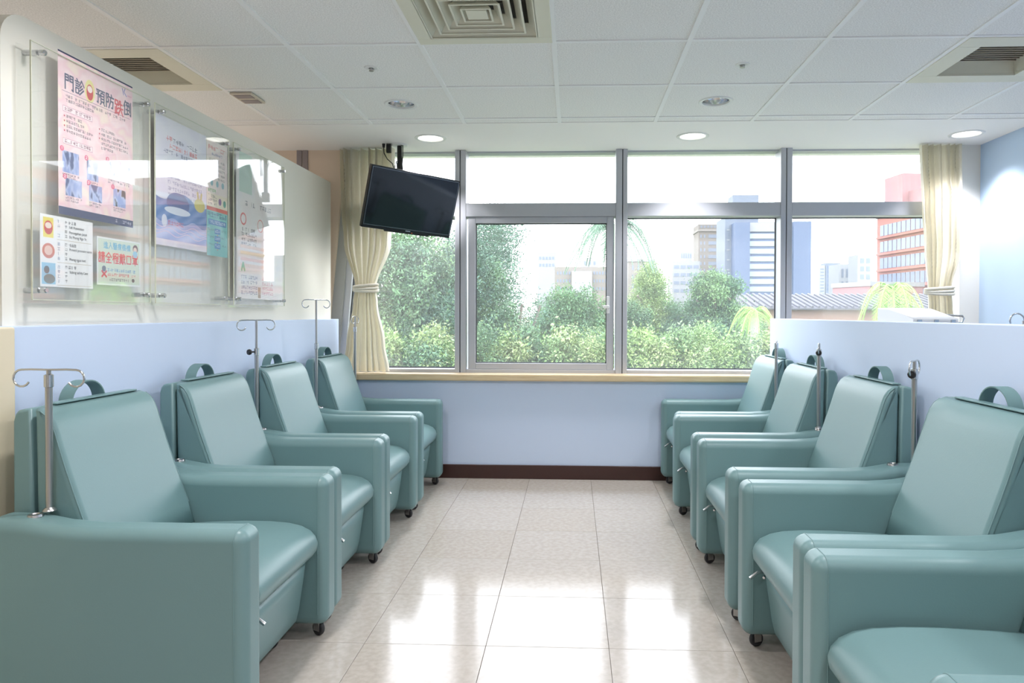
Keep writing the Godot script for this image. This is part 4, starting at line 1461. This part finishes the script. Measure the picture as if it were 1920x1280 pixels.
func sprig(sd: int, size: float, count: int, spread: float) -> ArrayMesh:
	var rg := RandomNumberGenerator.new()
	rg.seed = sd
	var b := MB.new()
	for k in count:
		var at := Vector3(rg.randfn(0, spread), rg.randfn(0, spread), rg.randfn(0, spread))
		var r := Basis.from_euler(Vector3(rg.randf() * TAU, rg.randf() * TAU, rg.randf() * TAU))
		var l := size * rg.randf_range(0.7, 1.3)
		var w := l * 0.24
		var p := [Vector3(0, 0, 0), Vector3(w, 0.1 * l, l * 0.45), Vector3(0, 0, l), Vector3(-w, 0.1 * l, l * 0.45)]
		for q in 4: p[q] = at + r * p[q]
		var n1: Vector3 = (p[1] - p[0]).cross(p[2] - p[0]).normalized()
		var n2: Vector3 = (p[2] - p[0]).cross(p[3] - p[0]).normalized()
		b.tri(p[0], p[1], p[2], n1, n1, n1)
		b.tri(p[0], p[2], p[3], n2, n2, n2)
	return b.mesh()

var sprigs := []

# crown made of leafy lumps: [centre, radii] each
func foliage(parent: Node3D, lumps: Array, per: int, sd: int, tints: Array) -> void:
	var rg := RandomNumberGenerator.new()
	rg.seed = sd
	var mm := MultiMesh.new()
	mm.transform_format = MultiMesh.TRANSFORM_3D
	mm.use_colors = true
	mm.mesh = sprigs[sd % sprigs.size()]
	mm.instance_count = lumps.size() * per
	var i := 0
	for l in lumps:
		var tint: Color = tints[rg.randi() % tints.size()]
		for k in per:
			var d := Vector3(rg.randfn(0, 1), rg.randfn(0, 1), rg.randfn(0, 1)).normalized() * pow(rg.randf(), 0.4)
			var r: Vector3 = l[1]
			var at: Vector3 = l[0] + d * r
			mm.set_instance_transform(i, Transform3D(Basis.from_euler(Vector3(rg.randf() * TAU, rg.randf() * TAU, rg.randf() * TAU)) * rg.randf_range(0.7, 1.3), at))
			var c := tint.lerp(tints[rg.randi() % tints.size()], rg.randf() * 0.6)
			mm.set_instance_color(i, (c * rg.randf_range(0.75, 1.2)).srgb_to_linear())
			i += 1
	var o := MultiMeshInstance3D.new()
	o.name = "foliage"
	o.multimesh = mm
	o.material_override = M.leaf
	o.set_meta("kind", "stuff")
	parent.add_child(o)

func tree(called: String, label: String, x: float, z: float, top: float, width: float, low: float, sd: int, tints: Array, lumps: int, per: int, pointed: bool, group: String) -> void:
	var t := thing(called, label, "tree" if called != "bush" else "bush", Vector3(x, GROUND, z), 0.0, group)
	var rg := RandomNumberGenerator.new()
	rg.seed = sd
	var b := MB.new()
	var h := top - GROUND
	var lh := low - GROUND
	var stem := [Vector3.ZERO, Vector3(0.08, lh * 0.5, 0.05), Vector3(-0.05, lh + 0.2, 0), Vector3(0.05, h * 0.86, 0)]
	b.tube(stem, 0.045 if called == "bush" else 0.085, 8)
	for k in 4:
		var a := rg.randf() * TAU
		b.tube([Vector3(0, lh * 0.8 + k * 0.15, 0), Vector3(cos(a) * width * 0.18, lh + 0.3 + k * 0.25, sin(a) * width * 0.18), Vector3(cos(a) * width * 0.36, lh + (h - lh) * 0.55, sin(a) * width * 0.36)], 0.03, 6)
	put(b, "trunk", M.bark, t)
	var ls := []
	for k in lumps:
		var f := (k + 0.5) / lumps
		var y := lerpf(lh, h, f)
		var wide := width * 0.5 * (sqrt(clampf(1.0 - f, 0, 1)) if pointed else sqrt(clampf(1.0 - pow(f, 5), 0.05, 1)))
		var a := k * 2.4 + rg.randf()
		var rr := wide * sqrt(rg.randf()) * 0.85
		var s := width * rg.randf_range(0.13, 0.22)
		ls.append([Vector3(cos(a) * rr, y - s * 0.5, sin(a) * rr), Vector3(s, s * rg.randf_range(0.7, 1.1), s)])
	foliage(t, ls, per, sd, tints)

func palm(label: String, x: float, z: float, crown: float, frond: float, count: int, leaf: Material, trunk_r: float, droop: float, sd: int) -> void:
	var t := thing("palm_tree", label, "palm tree", Vector3(x, GROUND, z), 0.0)
	var h := crown - GROUND
	var rg := RandomNumberGenerator.new()
	rg.seed = sd
	var b := MB.new()
	b.lathe(Vector3.ZERO, [Vector2(trunk_r * 1.3, 0), Vector2(trunk_r, h * 0.3), Vector2(trunk_r * 0.9, h * 0.8), Vector2(trunk_r * 0.75, h), Vector2(0, h)], 14)
	put(b, "trunk", M.palm_trunk, t)
	for k in count:
		b = MB.new()
		var a := TAU * k / count + rg.randf_range(-0.25, 0.25)
		var rise := rg.randf_range(0.1, 1.2)
		var d := Vector3(cos(a), 0, sin(a))
		var spine := []
		var L := frond * rg.randf_range(0.8, 1.1)
		for i in 13:
			var u := i / 12.0
			spine.append(Vector3(0, h, 0) + d * L * u * (0.95 - 0.15 * rise * u) + Vector3.UP * L * (rise * u - (rise + droop) * u * u * 0.85))
		b.tube(spine, 0.012, 5)
		var side := d.cross(Vector3.UP).normalized()
		for i in range(1, 41):
			var u := i / 41.0
			var f := u * 12.0
			var p: Vector3 = spine[int(f)].lerp(spine[min(int(f) + 1, 12)], f - int(f))
			var along: Vector3 = (spine[min(int(f) + 1, 12)] - spine[int(f)]).normalized()
			for s in [-1.0, 1.0]:
				var ln := L * 0.36 * sin(PI * clampf(u * 0.9 + 0.12, 0, 1))
				var tip: Vector3 = p + (side * s * 0.9 + along * 0.6 + Vector3.DOWN * rg.randf_range(0.1, 0.6)).normalized() * ln
				var w := along * 0.011 * (L / 1.2)
				var nn := (tip - p).cross(w).normalized()
				b.tri(p - w, p + w, tip, nn, nn, nn)
		put(b, "frond", leaf, t)

# block with rows of windows on its front; x, y of the front face, depth behind it
func block(t: Node3D, x0: float, x1: float, y0: float, y1: float, z: float, depth: float, m: Material, called := "wall") -> void:
	var b := MB.new()
	b.box(Vector3(x0, y0, z - depth), Vector3(x1, y1, z))
	put(b, called, m, t)

func window_grid(t: Node3D, x0: float, x1: float, y0: float, y1: float, z: float, cols: int, rows: int, fw: float, fh: float, m: Material, called := "window") -> void:
	var pw := (x1 - x0) / cols
	var ph := (y1 - y0) / rows
	var b := MB.new()
	b.box(Vector3(-pw * fw / 2, -ph * fh / 2, -0.1), Vector3(pw * fw / 2, ph * fh / 2, 0.06))
	var me := b.mesh()
	for r in rows:
		for c in cols:
			var o := put(me, called, m, t)
			o.position = Vector3(x0 + pw * (c + 0.5), y0 + ph * (r + 0.5), z)

func outdoors() -> void:
	sprigs = [sprig(1, 0.058, 15, 0.085), sprig(2, 0.048, 17, 0.08), sprig(3, 0.066, 13, 0.09)]
	var b := MB.new()
	b.box(Vector3(-400, GROUND - 1, -700), Vector3(400, GROUND, -5.6))
	var g := put(b, "ground", M.ground)
	g.set_meta("kind", "structure")
	var deep := [rgb(78, 112, 84), rgb(92, 126, 88), rgb(70, 104, 88), rgb(112, 142, 92)]
	var mid := [rgb(96, 132, 92), rgb(118, 150, 98), rgb(84, 120, 90)]
	var pale := [rgb(132, 160, 100), rgb(150, 176, 108), rgb(112, 144, 96), rgb(160, 176, 120)]
	# trees in front of the building
	tree("leafy_tree", "dense broad tree close behind the curtain and television", -3.35, -13.2, 2.85, 3.0, -1.6, 101, deep, 70, 100, false, "trees outside")
	tree("leafy_tree", "dense tree between the television and the opening sash", -2.35, -14.8, 2.8, 2.4, -1.6, 102, deep, 60, 100, false, "trees outside")
	tree("feathery_tree", "tall feathery tree with a ragged pointed top behind the opening sash", -1.95, -16.5, 3.75, 3.4, -1.4, 103, [rgb(92, 128, 108), rgb(106, 140, 112), rgb(84, 118, 104)], 66, 90, true, "trees outside")
	tree("leafy_tree", "rounded tree below the pale apartment blocks", -0.1, -20.0, 1.9, 3.2, -1.2, 104, mid, 50, 90, false, "trees outside")
	tree("leafy_tree", "small rounded tree beside the tall palm's trunk", 1.5, -21.0, 1.6, 2.2, -1.2, 105, mid, 36, 80, false, "trees outside")
	tree("slender_tree", "slender pale tree with a bare trunk, below the white flats", 2.45, -22.0, 2.75, 1.7, 0.6, 106, pale, 30, 90, true, "trees outside")
	tree("slender_tree", "rounded tree with a bare trunk, below the beige tower", 4.1, -20.0, 2.35, 1.7, 0.75, 107, mid, 34, 90, false, "trees outside")
	tree("leafy_tree", "hazy green tree beside the tiled roof", 9.2, -20.5, 1.85, 1.3, -1.5, 108, pale, 20, 60, false, "trees outside")
	tree("leafy_tree", "low round tree between the two bare-trunked trees", 3.1, -21.5, 1.55, 1.5, -1.2, 109, mid, 26, 80, false, "trees outside")
	tree("leafy_tree", "low round tree beside the pink house wall", 5.3, -21.5, 1.35, 1.6, -1.2, 110, mid, 26, 80, false, "trees outside")
	var k := 0
	for p in [[-3.1, -11.0, 0.85], [-2.3, -11.2, 0.95], [-1.6, -12.0, 1.0], [-0.9, -12.2, 0.95], [-0.2, -12.4, 0.9], [0.5, -12.2, 0.95], [1.15, -12.5, 0.95], [1.75, -12.6, 0.9], [2.3, -12.8, 0.95], [2.9, -13.0, 0.8], [3.5, -13.2, 0.85], [4.2, -13.6, 0.7]]:
		tree("bush", "yellow-green bush in the hedge under the windows", p[0], p[1], p[2], 1.3, -1.6, 200 + k, pale if k > 5 else mid + pale, 22, 70, false, "hedge bushes outside")
		k += 1
	palm("tall palm with a grey trunk, its crown behind the mullion", 1.12, -20.0, 3.72, 1.5, 26, M.palm_leaf, 0.11, 1.1, 7)
	palm("young yellow-green palm beside the pink wall", 3.62, -14.0, 1.28, 0.62, 13, M.palm_leaf_young, 0.10, 1.2, 8)
	palm("young palm with hanging fronds before the red building", 6.75, -15.0, 1.75, 0.95, 14, M.palm_leaf_young, 0.09, 1.5, 9)
	buildings()

func buildings() -> void:
	var glassy := mat("far_glass", rgb(92, 106, 128), 0.25)
	var pale_win := mat("pale_window", rgb(112, 122, 138), 0.4)
	var white := mat("far_white", rgb(146, 148, 151), 0.8)
	var cream := mat("far_cream", rgb(130, 124, 118), 0.8)
	var beige := mat("far_beige", rgb(112, 105, 97), 0.8)
	var grey := mat("far_grey", rgb(106, 114, 127), 0.7)
	var slate := mat("far_slate", rgb(84, 98, 124), 0.5)
	var band := mat("far_band", rgb(146, 160, 168), 0.3)
	var red := mat("far_red", rgb(150, 96, 86), 0.8)
	var rose := mat("far_rose", rgb(150, 112, 114), 0.8)
	var roof := mat("roof_tile", rgb(96, 96, 101), 0.8)
	var pink := mat("far_pink", rgb(154, 128, 116), 0.8)
	var G := GROUND
	var t: Node3D
	# low house with a tiled roof
	t = thing("tiled_house", "low pink house with a grey tiled roof beyond the palms", "house", Vector3(11.0, G, -31.0))
	block(t, -3.9, 4.6, 0, 6.40, 1.6, 6.0, pink)
	var b := MB.new()
	var prof := PackedVector2Array([Vector2(2.1, 6.40), Vector2(2.1, 6.50), Vector2(-0.9, 7.10), Vector2(-1.2, 7.10), Vector2(-4.6, 6.40)])
	b.extrude(prof, 4.7, 0.02, 1)
	var ro := put(b, "roof", roof, t)
	ro.position.x = 0.35
	b = MB.new()
	b.tube([Vector3(0, 6.52, 2.12), Vector3(0, 7.13, -0.9)], 0.055, 6)
	var rib := b.mesh()
	for k in 34:
		var o := put(rib, "tile_rib", roof, t)
		o.position.x = -4.2 + 0.275 * k
	window_grid(t, -1.2, 3.6, 5.0, 6.0, 1.6, 5, 1, 0.5, 0.7, glassy)
	# pale apartment blocks
	t = thing("apartment_block", "pale stepped apartment blocks behind the rounded tree", "building", Vector3(0, G, -225))
	block(t, -5.9, 12.2, 0, 21.3, 0, 12, cream)
	block(t, 2.7, 8.2, 0, 24.4, -2, 8, white, "upper_storey")
	block(t, -0.4, 6.1, 0, 19.8, 3, 3, white, "front_wing")
	window_grid(t, -5.4, -0.6, 13, 20.6, 0.02, 5, 3, 0.55, 0.4, pale_win)
	window_grid(t, 6.4, 12.0, 13, 20.6, 0.02, 6, 3, 0.55, 0.4, pale_win)
	window_grid(t, 3.2, 7.8, 21.6, 23.8, -1.98, 3, 1, 0.4, 0.5, pale_win)
	t = thing("apartment_block", "small pale rooftop block beside the feathery tree", "building", Vector3(-10.4, G, -275))
	block(t, -3.6, 3.6, 0, 30.5, 0, 10, white)
	window_grid(t, -3.2, 3.2, 24, 29.5, 0.02, 5, 2, 0.6, 0.4, pale_win)
	t = thing("apartment_block", "square cream block right beside the tall palm", "building", Vector3(23.2, G, -237))
	block(t, -4.4, 4.4, 0, 24.4, 0, 10, cream)
	window_grid(t, -3.8, 3.8, 14, 23.4, 0.02, 4, 3, 0.3, 0.5, pale_win)
	block(t, -4.6, 4.6, 23.9, 24.7, 0.3, 10.6, white, "parapet")
	t = thing("white_flats", "white stepped flats with a rooftop frame beside the beige tower", "building", Vector3(40.5, G, -250))
	block(t, -4.9, 4.8, 0, 25.0, 0, 12, white)
	block(t, -1.9, 2.4, 0, 28.7, -2, 6, white, "roof_room")
	window_grid(t, -4.6, 4.6, 13, 24.4, 0.02, 4, 4, 0.8, 0.42, pale_win)
	window_grid(t, -1.7, 2.2, 26.0, 28.2, -1.98, 5, 1, 0.6, 0.7, pale_win)
	t = thing("beige_tower", "tall beige tower with a column of balconies", "building", Vector3(54.3, G, -275))
	block(t, -5.05, 5.05, 0, 41.4, 0, 12, beige)
	block(t, -5.4, 5.4, 38.6, 39.4, 0.4, 12.8, cream, "cornice")
	window_grid(t, -1.6, 2.6, 14, 38, 0.05, 1, 9, 0.8, 0.5, grey, "balcony")
	window_grid(t, -4.8, -2.0, 14, 38, 0.02, 2, 9, 0.35, 0.45, pale_win)
	window_grid(t, 3.0, 4.9, 14, 38, 0.02, 1, 9, 0.45, 0.45, pale_win)
	window_grid(t, -4.6, 4.6, 39.6, 41.2, 0.02, 7, 1, 0.5, 0.6, grey)
	# dark office tower: slate shafts with banded glass between
	t = thing("office_tower", "dark slate office tower with pale glass bands", "building", Vector3(63.5, G, -232))
	block(t, -12.6, -8.4, 0, 38.8, -3, 14, grey, "side_wall")
	block(t, -10.5, -5.6, 0, 36.2, 2, 6, slate, "shaft")
	block(t, 8.5, 14.2, 0, 36.5, 2, 6, slate, "shaft")
	block(t, -8.0, 0.8, 0, 47.6, -12, 8, grey, "plant_room")
	block(t, -5.8, 9.0, 0, 36.6, -0.5, 8, slate, "core")
	window_grid(t, -5.5, 8.4, 13.2, 33.2, -0.3, 1, 8, 0.99, 0.66, band, "glass_band")
	block(t, -5.5, 8.4, 33.4, 36.4, 0.0, 0.6, white, "top_screen")
	window_grid(t, -12.4, -10.7, 16, 36, -2.9, 1, 6, 0.5, 0.12, white)
	# distant towers
	t = thing("distant_tower", "thin white distant tower between the office tower and the red building", "building", Vector3(106, G, -300))
	block(t, -1.2, 1.2, 0, 27.0, 0, 5, white)
	window_grid(t, -1.0, 1.0, 14, 26, 0.02, 1, 9, 0.8, 0.4, grey)
	t = thing("distant_tower", "blue-grey distant tower between the office tower and the red building", "building", Vector3(110.5, G, -300))
	block(t, -3.1, 3.1, 0, 28.0, 0, 6, grey)
	window_grid(t, -2.7, 2.7, 14, 27, 0.02, 4, 7, 0.6, 0.5, slate)
	t = thing("white_school", "long white building with tall windows left of the red building", "building", Vector3(97.8, G, -250))
	block(t, -3.6, 3.6, 0, 24.0, 0, 10, white)
	window_grid(t, -3.2, 3.2, 14, 23, 0.02, 4, 2, 0.45, 0.7, grey)
	t = thing("white_school", "pale glazed stair tower against the red building", "building", Vector3(97.9, G, -237))
	block(t, -2.5, 2.5, 0, 26.2, 0, 8, white)
	window_grid(t, -2.0, 2.0, 12, 25.5, 0.02, 2, 5, 0.6, 0.6, pale_win)
	# red building: its long front runs towards us and faces the trees
	t = thing("red_building", "red building with long rows of windows", "building", Vector3(64.4, G, -150), -1.455)
	block(t, 0, 62, 0, 26.4, 0, 16, red)
	block(t, -0.2, 62, 26.4, 27.2, 0.25, 15, white, "parapet")
	for r in 5:
		var y := 10.0 + 3.42 * r
		block(t, 0.8, 62, y - 1.75, y - 1.35, 0.7, 0.7, red, "ledge")
		window_grid(t, 1.2, 61.2, y - 1.1, y + 1.1, 0.05, 39, 1, 0.84, 1.0, glassy)
	block(t, -1.7, 4.8, 26, 35.2, -2.6, 5, rose, "roof_tower")
	block(t, 4.8, 24.0, 26, 31.5, -4, 8, rose, "roof_block")
	t = thing("red_annex", "low red annex with a white parapet before the red building", "building", Vector3(55.2, G, -125), 0.3)
	block(t, -3.2, 8.0, 0, 11.2, 0, 10, rose)
	block(t, -3.4, 8.2, 11.2, 12.0, 0.2, 10.4, white, "parapet")


func _ready() -> void:
	look_and_light()
	materials()
	room()
	window()
	chairs()
	ceiling_fittings()
	drip_stands()
	television()
	curtains()
	posters()
	machine()
	outdoors()
